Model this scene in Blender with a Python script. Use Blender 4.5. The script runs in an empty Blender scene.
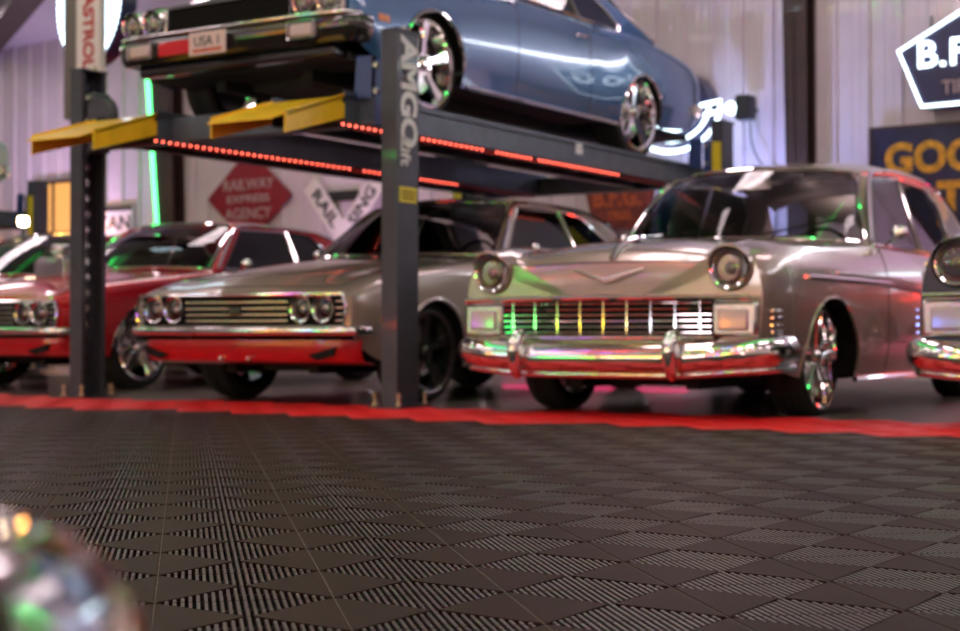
import bpy, math, random
import numpy as np
from mathutils import Vector, Matrix
random.seed(5)
SC = bpy.context.scene
COL = SC.collection
PI = math.pi
CAMH = 0.44
FPX = 1550.0
HORIZON = 331.0

# ------------------------------------------------------------------ materials
def pbsdf(name, color, rough=0.5, metal=0.0, coat=0.0, emis=None, estr=0.0, spec=None):
    m = bpy.data.materials.new(name); m.use_nodes = True
    b = m.node_tree.nodes['Principled BSDF']
    b.inputs['Base Color'].default_value = (*color, 1)
    b.inputs['Roughness'].default_value = rough
    b.inputs['Metallic'].default_value = metal
    b.inputs['Coat Weight'].default_value = coat
    b.inputs['Coat Roughness'].default_value = 0.03
    if spec is not None: b.inputs['Specular IOR Level'].default_value = spec
    if emis:
        b.inputs['Emission Color'].default_value = (*emis, 1)
        b.inputs['Emission Strength'].default_value = estr
    return m
def noisy(m, scale, amt, bump=0.0, tint=None):
    """procedural variation of base colour (wear) and a fine bump"""
    nt = m.node_tree; b = nt.nodes['Principled BSDF']
    tc = nt.nodes.new('ShaderNodeTexCoord'); n = nt.nodes.new('ShaderNodeTexNoise')
    n.inputs['Scale'].default_value = scale; n.inputs['Detail'].default_value = 6
    nt.links.new(tc.outputs['Object'], n.inputs['Vector'])
    c = b.inputs['Base Color'].default_value[:3]
    r = nt.nodes.new('ShaderNodeValToRGB')
    r.color_ramp.elements[0].position = .3; r.color_ramp.elements[1].position = .7
    t = tint or c
    r.color_ramp.elements[0].color = (*[max(0, x * (1 - amt)) for x in t], 1)
    r.color_ramp.elements[1].color = (*[min(1, x * (1 + amt)) for x in c], 1)
    nt.links.new(n.outputs['Fac'], r.inputs['Fac']); nt.links.new(r.outputs['Color'], b.inputs['Base Color'])
    if bump:
        bp = nt.nodes.new('ShaderNodeBump'); bp.inputs['Strength'].default_value = bump; bp.inputs['Distance'].default_value = .002
        nt.links.new(n.outputs['Fac'], bp.inputs['Height']); nt.links.new(bp.outputs['Normal'], b.inputs['Normal'])
    return m
def emit(name, color, s):
    return pbsdf(name, (0.02, 0.02, 0.02), .5, emis=color, estr=s)
def glass(name, tint, extra=1.0):
    m = bpy.data.materials.new(name); m.use_nodes = True; nt = m.node_tree; nt.nodes.clear()
    o = nt.nodes.new('ShaderNodeOutputMaterial'); mx = nt.nodes.new('ShaderNodeMixShader')
    t = nt.nodes.new('ShaderNodeBsdfTransparent'); g = nt.nodes.new('ShaderNodeBsdfGlossy'); f = nt.nodes.new('ShaderNodeFresnel')
    t.inputs['Color'].default_value = (*tint, 1); g.inputs['Roughness'].default_value = 0.01
    f.inputs['IOR'].default_value = 1.5 * extra
    nt.links.new(f.outputs[0], mx.inputs[0]); nt.links.new(t.outputs[0], mx.inputs[1]); nt.links.new(g.outputs[0], mx.inputs[2])
    nt.links.new(mx.outputs[0], o.inputs['Surface'])
    return m
M = {}
M['silver'] = pbsdf('champagne_silver_paint', (.44, .345, .30), .24, .55, 1.0)
M['silver2'] = pbsdf('pewter_paint', (.54, .45, .41), .26, .3, 1.0)
M['red'] = pbsdf('red_paint', (.66, .008, .018), .25, .1, 1.0)
M['darkred'] = pbsdf('crimson_paint', (.55, .006, .012), .3, .0, 1.0)
M['blue'] = pbsdf('steel_blue_paint', (.03, .125, .29), .26, .3, 1.0)
M['blackpaint'] = pbsdf('black_paint', (.01, .01, .012), .2, .0, 1.0)
M['mint'] = pbsdf('pale_green_paint', (.45, .62, .55), .3, .0, 1.0)
M['chrome'] = pbsdf('chrome', (.86, .84, .84), .05, 1.0)
M['chromedull'] = pbsdf('brushed_alloy', (.55, .52, .52), .25, 1.0)
M['rubber'] = noisy(pbsdf('tyre_rubber', (.016, .015, .015), .7), 40, .3, .2)
M['black'] = pbsdf('matt_black', (.01, .009, .009), .75, spec=.2)
M['chassis'] = noisy(pbsdf('chassis_black', (.008, .007, .007), .7), 12, .5)
M['leather'] = noisy(pbsdf('dark_leather', (.035, .028, .026), .5), 30, .3, .2)
M['glass'] = glass('window_glass', (.72, .72, .71))
M['darkglass'] = glass('tinted_glass', (.22, .2, .2))
M['lens'] = glass('lamp_glass', (.95, .93, .93), 1.35)
M['reflector'] = pbsdf('lamp_reflector', (.9, .84, .85), .28, 1.0)
M['amber'] = pbsdf('amber_plastic', (.8, .2, .02), .2, coat=1)
M['redlens'] = pbsdf('red_lens', (.6, .01, .01), .15, coat=1)
M['parklens'] = pbsdf('frosted_lamp_lens', (.62, .5, .52), .2, coat=1)
M['post'] = noisy(pbsdf('charcoal_powder_coat', (.058, .062, .088), .5, .1, .15), 8, .15)
M['deck'] = noisy(pbsdf('blue_grey_steel', (.085, .105, .14), .45, .2, .2), 8, .15)
M['yellow'] = noisy(pbsdf('yellow_powder_coat', (.92, .54, .008), .4, coat=.3), 6, .12)
M['stickeryellow'] = pbsdf('yellow_sticker', (.8, .62, .03), .4)
M['white'] = pbsdf('white_vinyl', (.8, .78, .8), .4)
M['pinkwhite'] = pbsdf('white_sign_face', (.75, .66, .66), .45)
M['blueplate'] = pbsdf('blue_painted_steel', (.04, .07, .22), .4, coat=.2)
M['steel'] = pbsdf('zinc_plated_steel', (.5, .48, .42), .35, .9)
M['brass'] = pbsdf('pale_brass', (.62, .52, .36), .35, .8)
M['brown'] = noisy(pbsdf('oxide_brown_primer', (.05, .024, .02), .55, coat=.1), 5, .2)
M['wall'] = noisy(pbsdf('white_ribbed_sheet', (.70, .60, .66), .38, .0, .25), 3, .05)
M['ceil'] = pbsdf('white_roof_sheet', (.66, .6, .64), .5)
M['concrete'] = noisy(pbsdf('sealed_concrete', (.115, .088, .078), .32, coat=.2), 2.5, .25, .15)
M['tile'] = noisy(pbsdf('dark_tile_plastic', (.030, .0165, .0125), .5, spec=.05), 1.6, .18)
M['tilered'] = noisy(pbsdf('red_tile_plastic', (.80, .014, .016), .45), 1.6, .15)
M['rib'] = pbsdf('tile_rib_plastic', (.050, .034, .033), .34, spec=.42)
M['seam'] = pbsdf('pale_seam', (.11, .075, .06), .6)  # lighter brown strip along the tile seams
M['under'] = pbsdf('tile_underside_black', (.004, .004, .004), .9, spec=.05)
M['signred'] = noisy(pbsdf('enamel_red', (.28, .010, .026), .4, coat=.3), 9, .15)
M['signwhite'] = pbsdf('enamel_white', (.5, .36, .38), .4)
M['signwhite2'] = pbsdf('painted_white', (.85, .78, .76), .4)
M['signblack'] = pbsdf('enamel_black', (.02, .02, .02), .4)
M['navy'] = noisy(pbsdf('enamel_navy', (.018, .018, .07), .35, coat=.3), 7, .4)
M['signyellow'] = noisy(pbsdf('enamel_yellow', (.72, .33, .03), .4), 14, .35)
M['rustred'] = noisy(pbsdf('weathered_red_brown', (.22, .03, .02), .55), 9, .4)
M['rustorange'] = noisy(pbsdf('weathered_orange', (.55, .10, .025), .5), 20, .3)
M['e_red'] = emit('added_red_tube', (1, .05, .03), 8)
M['e_redcore'] = emit('red_led_core', (1, .13, .08), 7)
M['e_green'] = emit('green_led', (.10, 1, .25), 5)
M['e_white'] = emit('white_neon', (.75, .9, 1), 4)
M['e_ring'] = emit('cool_neon', (.72, .92, 1), 5)
M['e_face'] = emit('lightbox_face', (.6, .82, 1), 3.2)
M['e_warm'] = emit('warm_window', (1, .45, .1), 1.1)
M['e_lamp'] = emit('warm_bulb', (1, .75, .45), 22)
M['e_tube'] = emit('ceiling_tube', (1, .84, .88), 6)
M['e_purple'] = emit('violet_led', (.45, .3, 1), 10)
M['e_blue'] = emit('blue_led', (.12, .25, 1), 20)
M['e_yellow'] = emit('yellow_neon', (1, .55, .05), 22)
M['e_greenhi'] = emit('added_green_tube', (.05, 1, .16), 8)
M['e_tubewhite'] = emit('added_white_tube', (.9, .95, 1), 14)
M['duct'] = pbsdf('duct_grey_brown', (.16, .13, .12), .5)
POW = 32
EXPO = 0.0
M['e_magenta'] = emit('added_magenta_strip', (1, .05, .2), 4)

# ------------------------------------------------------------------ mesh builder
class MB:
    def __init__(s): s.v = []; s.f = []; s.mi = []; s.m = 0
    def add(s, vs, fs):
        o = len(s.v); s.v += [tuple(map(float, p)) for p in vs]
        s.f += [tuple(i + o for i in f) for f in fs]; s.mi += [s.m] * len(fs); return s
    def box(s, x0, x1, y0, y1, z0, z1, M4=None):
        vs = [Vector((x, y, z)) for z in (z0, z1) for y in (y0, y1) for x in (x0, x1)]
        if M4: vs = [M4 @ p for p in vs]
        return s.add(vs, [(0, 2, 3, 1), (4, 5, 7, 6), (0, 1, 5, 4), (2, 6, 7, 3), (0, 4, 6, 2), (1, 3, 7, 5)])
    def hull(s, bottom, top):
        n = len(bottom)
        return s.add(list(bottom) + list(top), [tuple(range(n))[::-1], tuple(range(n, 2 * n))] + [(i, (i + 1) % n, n + (i + 1) % n, n + i) for i in range(n)])
    def grid(s, rows, close=False, flip=False):
        n = len(rows[0]); vs = [p for r in rows for p in r]; fs = []
        for i in range(len(rows) - 1):
            for j in range(n if close else n - 1):
                k = (j + 1) % n
                q = (i * n + j, i * n + k, (i + 1) * n + k, (i + 1) * n + j)
                fs.append(q[::-1] if flip else q)
        return s.add(vs, fs)
    def tube(s, pts, r, seg=8, cap=True, closed=False):
        pts = [Vector(p) for p in pts]; rows = []
        n = len(pts); prev = None
        for i, p in enumerate(pts):
            if closed: t = pts[(i + 1) % n] - pts[i - 1]
            else: t = pts[min(i + 1, n - 1)] - pts[max(i - 1, 0)]
            t.normalize()
            if prev is None:
                a = Vector((0, 0, 1)) if abs(t.z) < .9 else Vector((1, 0, 0))
                u = t.cross(a).normalized()
            else:
                u = (prev - t * prev.dot(t)).normalized()
            prev = u; w = t.cross(u)
            rr = r[i] if isinstance(r, (list, tuple)) else r
            rows.append([p + (u * math.cos(2 * PI * k / seg) + w * math.sin(2 * PI * k / seg)) * rr for k in range(seg)])
        if closed: rows.append(rows[0])
        s.grid(rows, close=True)
        if cap and not closed:
            s.add(rows[0], [tuple(range(seg))]); s.add(rows[-1], [tuple(range(seg))[::-1]])
        return s
    def lathe(s, prof, c=(0, 0, 0), axis='y', seg=32, sq=None):
        """prof: (radius, along) pairs, about axis through c"""
        rows = []
        for r, a in prof:
            row = []
            for k in range(seg):
                t = 2 * PI * k / seg; p, q = r * math.cos(t), r * math.sin(t)
                if axis == 'y': row.append((c[0] + p, c[1] + a, c[2] + q))
                elif axis == 'x': row.append((c[0] + a, c[1] + p, c[2] + q))
                else: row.append((c[0] + p, c[1] + q, c[2] + a))
            rows.append(row)
        return s.grid(rows, close=True)
    def prism(s, poly, y0, y1, f=None):
        """poly in (x,z), extruded y0..y1; f maps point"""
        a = [(x, y0, z) for x, z in poly]; b = [(x, y1, z) for x, z in poly]
        if f: a = [f(p) for p in a]; b = [f(p) for p in b]
        return s.hull(a, b)
    def sweep(s, path, prof, closed_prof=True, cap=True):
        """path: list of (x,y,z); plan tangent; prof: (out, up); out = left of travel"""
        P = [Vector(p) for p in path]; rows = []
        for i, p in enumerate(P):
            t = P[min(i + 1, len(P) - 1)] - P[max(i - 1, 0)]; t.z = 0; t.normalize()
            o = Vector((-t.y, t.x, 0))
            rows.append([p + o * a + Vector((0, 0, b)) for a, b in prof])
        s.grid(rows, close=closed_prof)
        if cap:
            n = len(prof); s.add(rows[0], [tuple(range(n))]); s.add(rows[-1], [tuple(range(n))[::-1]])
        return s
    def sphere(s, c, r, seg=16, rg=10, sc=(1, 1, 1)):
        rows = []
        for i in range(rg + 1):
            a = PI * i / rg; rr = max(math.sin(a), 1e-4) * r
            rows.append([(c[0] + rr * math.cos(2 * PI * k / seg) * sc[0], c[1] + rr * math.sin(2 * PI * k / seg) * sc[1], c[2] + r * math.cos(a) * sc[2]) for k in range(seg)])
        return s.grid(rows, close=True)
    def build(s, name, mats, parent=None, smooth=True, angle=35, solid=0, bevel=0, recalc=True):
        me = bpy.data.meshes.new(name); me.from_pydata(s.v, [], s.f)
        if not isinstance(mats, (list, tuple)): mats = [mats]
        for m in mats: me.materials.append(m)
        if any(s.mi): me.polygons.foreach_set('material_index', s.mi)
        import bmesh
        bm = bmesh.new(); bm.from_mesh(me)
        bmesh.ops.remove_doubles(bm, verts=bm.verts, dist=1e-5)
        bmesh.ops.dissolve_degenerate(bm, dist=1e-6, edges=bm.edges)
        if recalc: bmesh.ops.recalc_face_normals(bm, faces=bm.faces)
        if smooth:
            for f in bm.faces: f.smooth = True
            ca = math.radians(angle)
            for e in bm.edges:
                if len(e.link_faces) != 2 or e.calc_face_angle(0) > ca: e.smooth = False
        bm.to_mesh(me); bm.free()
        o = bpy.data.objects.new(name, me); COL.objects.link(o)
        if parent: o.parent = parent
        if solid:
            md = o.modifiers.new('thickness', 'SOLIDIFY'); md.thickness = solid; md.offset = -1
        if bevel:
            md = o.modifiers.new('edge', 'BEVEL'); md.width = bevel; md.segments = 2; md.limit_method = 'ANGLE'
        return o
def tag(o, label=None, cat=None, group=None, kind=None):
    if label: o['label'] = label
    if cat: o['category'] = cat
    if group: o['group'] = group
    if kind: o['kind'] = kind
    return o
def empty(name, loc, rz=0, label=None, cat=None, group=None):
    o = bpy.data.objects.new(name, None); COL.objects.link(o); o.empty_display_size = .1
    o.location = loc; o.rotation_euler = (0, 0, rz)
    return tag(o, label, cat, group)
def children(o): return [c for c in bpy.data.objects if c.parent == o]
def copy_tree(o, parent=None):
    c = o.copy(); COL.objects.link(c); c.parent = parent
    for ch in children(o): copy_tree(ch, c)
    return c
def text(s, size, mat, parent, loc, name='lettering', rot=(PI / 2, 0, 0), ext=.004, bold=.0, sx=1.0, sp=1.0, align='CENTER', fit=None):
    cu = bpy.data.curves.new(name, 'FONT'); cu.body = s; cu.size = size; cu.extrude = ext; cu.offset = bold
    cu.align_x = align; cu.align_y = 'CENTER'; cu.space_character = sp; cu.resolution_u = 4
    t = bpy.data.objects.new(name, cu); COL.objects.link(t)
    bpy.context.view_layer.update()
    dg = bpy.context.evaluated_depsgraph_get()
    me = bpy.data.meshes.new_from_object(t.evaluated_get(dg)); bpy.data.objects.remove(t)
    if fit:
        ww = max(v.co.x for v in me.vertices) - min(v.co.x for v in me.vertices); sx = fit / ww
    me.name = name; me.materials.clear(); me.materials.append(mat)
    o = bpy.data.objects.new(name, me); COL.objects.link(o); o.parent = parent
    o.location = loc; o.rotation_euler = rot; o.scale = (sx, 1, 1)
    return o

# ------------------------------------------------------------------ frames
def axes(deg):
    t = math.radians(deg)
    return Vector((math.cos(t), -math.sin(t), 0)), Vector((math.sin(t), math.cos(t), 0))
WU, WV = axes(36.0)           # the building
WALL_D = 13.7
def room(u, d, z=0): p = WU * u + WV * d; return Vector((p.x, p.y, z))
def on_wall(px, py, off=0.0):
    r = Vector(((px - 480) / FPX, 1, (HORIZON - py) / FPX))
    k = (WALL_D - off) / r.dot(WV)
    return Vector((0, 0, CAMH)) + r * k
def at(px, py, Y): return Vector(((px - 480) / FPX * Y, Y, CAMH + (HORIZON - py) / FPX * Y))
WROT = -math.radians(36)

# ------------------------------------------------------------------ setting
def struct(mb, name, mat, **k): return tag(mb.build(name, mat, None, **k), kind='structure')
def quadroom(u0, u1, d0, d1, z0, z1):
    return [room(u, d, z) for z in (z0, z1) for u, d in ((u0, d0), (u1, d0), (u1, d1), (u0, d1))]
def rbox(mb, u0, u1, d0, d1, z0, z1):
    p = quadroom(u0, u1, d0, d1, z0, z1); return mb.hull(p[:4], p[4:])
UL, UR, DF = -25.0, 7.0, -7.0
EAVE = 4.42
fl = MB(); rbox(fl, UL, UR, DF, WALL_D, -.12, -.014); struct(fl, 'floor', M['concrete'])
# ribbed wall sheet
def ribwall(a, b, z0, z1, n_in):
    """a,b plan points; n_in inward normal"""
    L = (b - a).length; t = (b - a) / L; prof = []
    x = 0
    while x < L:
        prof += [(x, 0), (x + .105, 0), (x + .12, .006), (x + .135, 0), (x + .19, 0), (x + .205, .006), (x + .22, 0), (x + .262, 0), (x + .275, .03), (x + .30, .03), (x + .313, 0)]
        x += .32
    mb = MB(); rows = [[a + t * min(p, L) + n_in * q + Vector((0, 0, z)) for p, q in prof] for z in (z0, z1)]
    mb.grid(rows); return mb
struct(ribwall(room(UL, WALL_D), room(UR, WALL_D), -.02, EAVE, -WV), 'wall_back', M['wall'], angle=15)
mb = MB(); rbox(mb, UL, UR, WALL_D + .04, WALL_D + .2, -.02, EAVE); struct(mb, 'wall_outer', M['wall'])
def slopez(d): return EAVE + (WALL_D - d) * .16
for nm, u in (('wall_left', UL), ('wall_right', UR)):
    mb = MB(); w = .15 if u > 0 else -.15
    a = [room(u, DF, -.02), room(u, WALL_D, -.02), room(u, WALL_D, slopez(WALL_D)), room(u, DF, slopez(DF))]
    mb.hull(a, [p + WU * w for p in a]); struct(mb, nm, M['wall'])
mb = MB(); rbox(mb, UL, UR, DF - .15, DF, -.02, slopez(DF)); struct(mb, 'wall_front', M['wall'])
mb = MB(); a = [room(UL, DF, slopez(DF)), room(UR, DF, slopez(DF)), room(UR, WALL_D, EAVE), room(UL, WALL_D, EAVE)]
mb.hull(a, [p + Vector((0, 0, .12)) for p in a]); struct(mb, 'ceiling', M['ceil'])

# interlocking floor tiles
TW = .29
tyaw = math.radians(10.75)
TX = Vector((math.cos(tyaw), math.sin(tyaw), 0)); TY = Vector((-math.sin(tyaw), math.cos(tyaw), 0))
BN = Vector((math.sin(math.radians(29.8)), math.cos(math.radians(29.8)), 0))
D1, D2 = 6.58, 7.66
def unit_tile():
    mb = MB(); e = .004; zt = 0.0; zl = -.004; h = .5
    g = .0025
    # two smooth triangles with a chamfered outer edge
    for sx in (1, -1):
        f = lambda x, y, z: ((x if sx > 0 else 1 - x), y, z)
        A, B, C = f(.012, .026, zt), f(.012, 1 - .026, zt), f(.478, .5, zt)
        A2, B2 = f(g, .008, -.0022), f(g, 1 - .008, -.0022)
        A3, B3, C3 = f(g, .008, -.012), f(g, .992, -.012), f(.478, .5, -.012)
        mb.add([A, B, C, A2, B2, A3, B3, C3], [(0, 1, 2), (0, 3, 4, 1), (3, 5, 6, 4), (0, 2, 7, 5, 3), (1, 4, 6, 7, 2)])
    n = 23; mb.m = 2
    for i in range(n):
        xc = (i + .5) / n; w = .25 / n
        ym = min(xc, 1 - xc)
        for s in (0, 1):
            y0, y1 = (.006, ym - .004) if s == 0 else (1 - ym + .004, .994)
            if y1 - y0 < .012: continue
            c = .09 / n; z1 = -.0005
            vs = [(xc - w, y0, -.012), (xc + w, y0, -.012), (xc + w, y1, -.012), (xc - w, y1, -.012),
                  (xc - w, y0, z1 - .0012), (xc + w, y0, z1 - .0012), (xc + w, y1, z1 - .0012), (xc - w, y1, z1 - .0012),
                  (xc - w + c, y0 + c, z1), (xc + w - c, y0 + c, z1), (xc + w - c, y1 - c, z1), (xc - w + c, y1 - c, z1)]
            mb.add(vs, [(8, 9, 10, 11), (0, 1, 5, 4), (2, 3, 7, 6), (1, 2, 6, 5), (3, 0, 4, 7), (4, 5, 9, 8), (6, 7, 11, 10), (5, 6, 10, 9), (7, 4, 8, 11)])
    # a cross bar across the middle of each ribbed half and the loop connectors on the seam
    for y in (.245, .755):
        mb.box(.26, .74, y - .005, y + .005, -.012, -.004)
    for x in (.25, .5, .75):
        mb.box(x - .012, x + .012, -.006, .006, -.008, -.0015)
    for y in (.25, .5, .75):
        mb.box(-.006, .006, y - .012, y + .012, -.008, -.0015)
    mb.m = 1
    mb.box(-.0026, .0026, .01, .99, -.010, -.0012)
    return mb
ut = unit_tile(); UV_ = np.array(ut.v); UVf = ut.f
def tiles(name, cond, mat):
    vs = []; fs = []; k = 0
    # grid origin: solved from the seam crossings of the photo (tile units)
    ox, oz = -0.167 , 12.85
    for i in range(-45, 32):
        for j in range(-30, 42):
            ctr = TX * ((i + ox + .5) * TW) + TY * ((oz - j - .5) * TW)
            if not cond(ctr): continue
            P = UV_.copy()
            X = (i + ox + P[:, 0]) * TW; Y = (oz - j - 1 + P[:, 1]) * TW
            W = np.stack([TX.x * X + TY.x * Y, TX.y * X + TY.y * Y, P[:, 2]], 1)
            vs.append(W); fs.append(k); k += len(P)
    V = np.concatenate(vs)
    faces = [tuple(a + o for a in f) for o in fs for f in UVf]
    me = bpy.data.meshes.new(name); me.from_pydata(V.tolist(), [], faces); me.materials.append(mat); me.materials.append(M['seam']); me.materials.append(M['rib'] if mat is M['tile'] else mat)
    me.polygons.foreach_set('material_index', np.tile(np.array(ut.mi), len(fs)))
    o = bpy.data.objects.new(name, me); COL.objects.link(o)
    return tag(o, kind='structure')
def vis(c, lim):
    # the part of the tiled aisle the camera can reach from near its place
    return c.y > -2.2 and c.y < 15 and abs(c.x) < 1.6 + .42 * max(c.y, 0)
tiles('floor_tiles', lambda c: vis(c, 0) and c.dot(BN) < D1, M['tile'])
tiles('floor_border', lambda c: vis(c, 0) and D1 <= c.dot(BN) < D2, M['tilered'])
mb = MB()
a = [Vector((-11, -3, 0)), Vector((11, -3, 0))]
U_, V_ = axes(29.8)
p = [V_ * (D2 - .25) + U_ * 12, V_ * (D2 - .25) - U_ * 14, V_ * -6 - U_ * 14, V_ * -6 + U_ * 12]
mb.hull([q + Vector((0, 0, -.0135)) for q in p], [q + Vector((0, 0, -.012)) for q in p]); struct(mb, 'floor_underlay', M['under'])

# ------------------------------------------------------------------ cars
def interp(keys, x):
    """monotone cubic in x of vectors"""
    xs = [k[0] for k in keys]; n = len(keys)
    if x <= xs[0]: return np.array(keys[0][1], float)
    if x >= xs[-1]: return np.array(keys[-1][1], float)
    i = max(j for j in range(n) if xs[j] <= x); i = min(i, n - 2)
    P = [np.array(k[1], float) for k in keys]
    h = xs[i + 1] - xs[i]; t = (x - xs[i]) / h
    def d(j): return (P[j + 1] - P[j]) / (xs[j + 1] - xs[j])
    def m(j):
        if j == 0: return d(0)
        if j == n - 1: return d(n - 2)
        a, b = d(j - 1), d(j)
        with np.errstate(all='ignore'):
            r = np.where(a * b > 0, 2 * a * b / (a + b), 0)
        return np.nan_to_num(r)
    m0, m1 = m(i), m(i + 1)
    return (2 * t**3 - 3 * t**2 + 1) * P[i] + (t**3 - 2 * t**2 + t) * h * m0 + (-2 * t**3 + 3 * t**2) * P[i + 1] + (t**3 - t**2) * h * m1
def make_wheel(parent, x, y, r, style, rim_r=None, width=.23):
    s = 1 if y > 0 else -1
    rim_r = rim_r or r * .72; hw = width / 2
    mb = MB()
    mb.lathe([(rim_r, -hw * .8), (rim_r + .01, -hw * .95), (r - .035, -hw), (r - .01, -hw * .9), (r, -hw * .7), (r, -.03), (r - .006, -.025), (r - .006, -.015), (r, -.01), (r, .01), (r - .006, .015), (r - .006, .025), (r, .03), (r, hw * .7), (r - .01, hw * .9), (r - .035, hw), (rim_r + .01, hw * .95), (rim_r, hw * .8)], seg=48)
    w = mb.build('wheel', M['rubber'], parent); w.location = (x, y, r)
    R = rim_r
    rm = MB()
    o = s * 1
    rm.lathe([(R + .004, o * (hw * .98)), (R + .012, o * hw * 1.03), (R + .002, o * hw * 1.05), (R - .014, o * hw * .98), (R - .02, o * hw * .7), (R - .035, o * hw * .2), (R - .04, -o * hw * .8)], seg=48)
    mat = M['chrome']
    n = 5
    for k in range(n):
        a = 2 * PI * k / n + .3
        if style == 'split':     # paired slim spokes
            for da in (-.13, .13):
                pts = [(math.cos(a + da * .2) * .05, o * hw * .72, math.sin(a + da * .2) * .05), (math.cos(a + da * .8) * R * .6, o * hw * .82, math.sin(a + da * .8) * R * .6), (math.cos(a + da * 1.4) * (R - .015), o * hw * .88, math.sin(a + da * 1.4) * (R - .015))]
                rm.tube(pts, [.018, .013, .015], 8)
        else:
            ca, sa = math.cos(a), math.sin(a)
            def q(rad, lat, dep): return (ca * rad - sa * lat, o * dep, sa * rad + ca * lat)
            rows = [[q(rad, -wd, dp - .02), q(rad, -wd * .7, dp), q(rad, wd * .7, dp), q(rad, wd, dp - .02)] for rad, wd, dp in ((.03, .03, hw * .70), (R * .45, .028, hw * .75), (R * .75, .036, hw * .86), (R - .01, .05, hw * .9))]
            rm.grid(rows, close=True)
    rm.lathe([(.001, o * hw * .98), (.03, o * hw * .97), (.042, o * hw * .88), (.055, o * hw * .6), (.05, 0)], seg=24)
    for k in range(5):
        a = 2 * PI * k / 5 + .9
        rm.lathe([(.0001, o * hw * .78), (.009, o * hw * .78), (.009, o * hw * .5)], c=(math.cos(a) * .062, 0, math.sin(a) * .062), seg=8)
    rim = rm.build('rim', M['blackpaint'] if style == 'black' else mat, w)
    if style == 'black':
        lp = MB(); lp.lathe([(R - .006, o * hw * .95), (R + .012, o * hw * 1.06), (R + .016, o * hw * .95)], seg=48); lp.build('rim_lip', M['chrome'], w)
    bd = MB(); bd.lathe([(.05, o * hw * .1), (R * .72, o * hw * .1), (R * .72, 0), (.05, 0)], seg=32)
    bd.box(-R * .75, -R * .4, o * hw * .05 - .03, o * hw * .05 + .03, -.07, .09)
    bd.build('brake_disc', M['chromedull'], w)
    return w
def headlight(root, x, y, z, r, deep=.05, hood=False):
    mb = MB()
    mb.lathe([(r * 1.22, .05), (r * 1.24, -.005), (r * 1.16, -.022), (r * 1.04, -.018), (r * .98, .0)], c=(x, y, z), axis='x', seg=32)
    h = mb.build('headlight', M['chrome'], root)
    rb_ = MB(); rb_.lathe([(r * .98, 0), (r * .8, .018), (r * .5, .030), (.004, .036)], c=(x, y, z), axis='x', seg=32); rb_.build('reflector', M['reflector'], h)
    lb = MB(); lb.lathe([(r * 1.0, .0), (r * .85, -.012), (r * .55, -.022), (.003, -.027)], c=(x, y, z), axis='x', seg=32)
    lb.build('lens', M['lens'], h)
    bb = MB(); bb.sphere((x + .012, y, z), r * .36, 12, 8); bb.build('pale_lamp_fill', M['parklens'], h)  # pale ball added inside the lamp to brighten its glass
    return h
def bar_sweep(name, root, pts, prof, mat, mirror=True):
    """pts from the centre line outwards (y>0 half), mirrored to a full bar"""
    full = [(x, -y, z) for x, y, z in pts[::-1]] + [p for p in pts if p[1] > 1e-6]
    mb = MB(); mb.sweep(full, prof); return mb.build(name, mat, root, angle=50)
def smooth_path(pts, n=6):
    P = [Vector(p) for p in pts]; out = []
    for i in range(len(P) - 1):
        p0 = P[max(i - 1, 0)]; p1 = P[i]; p2 = P[i + 1]; p3 = P[min(i + 2, len(P) - 1)]
        for k in range(n):
            t = k / n
            out.append(.5 * ((2 * p1) + (p2 - p0) * t + (2 * p0 - 5 * p1 + 4 * p2 - p3) * t * t + (3 * p1 - p0 - 3 * p2 + p3) * t**3))
    out.append(P[-1]); return out
def ellipse_prof(a, b, n=14, p=2.4):
    r = []
    for k in range(n):
        t = 2 * PI * k / n; c, s = math.cos(t), math.sin(t)
        r.append((a * math.copysign(abs(c)**(2 / p), c), b * math.copysign(abs(s)**(2 / p), s)))
    return r

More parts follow.
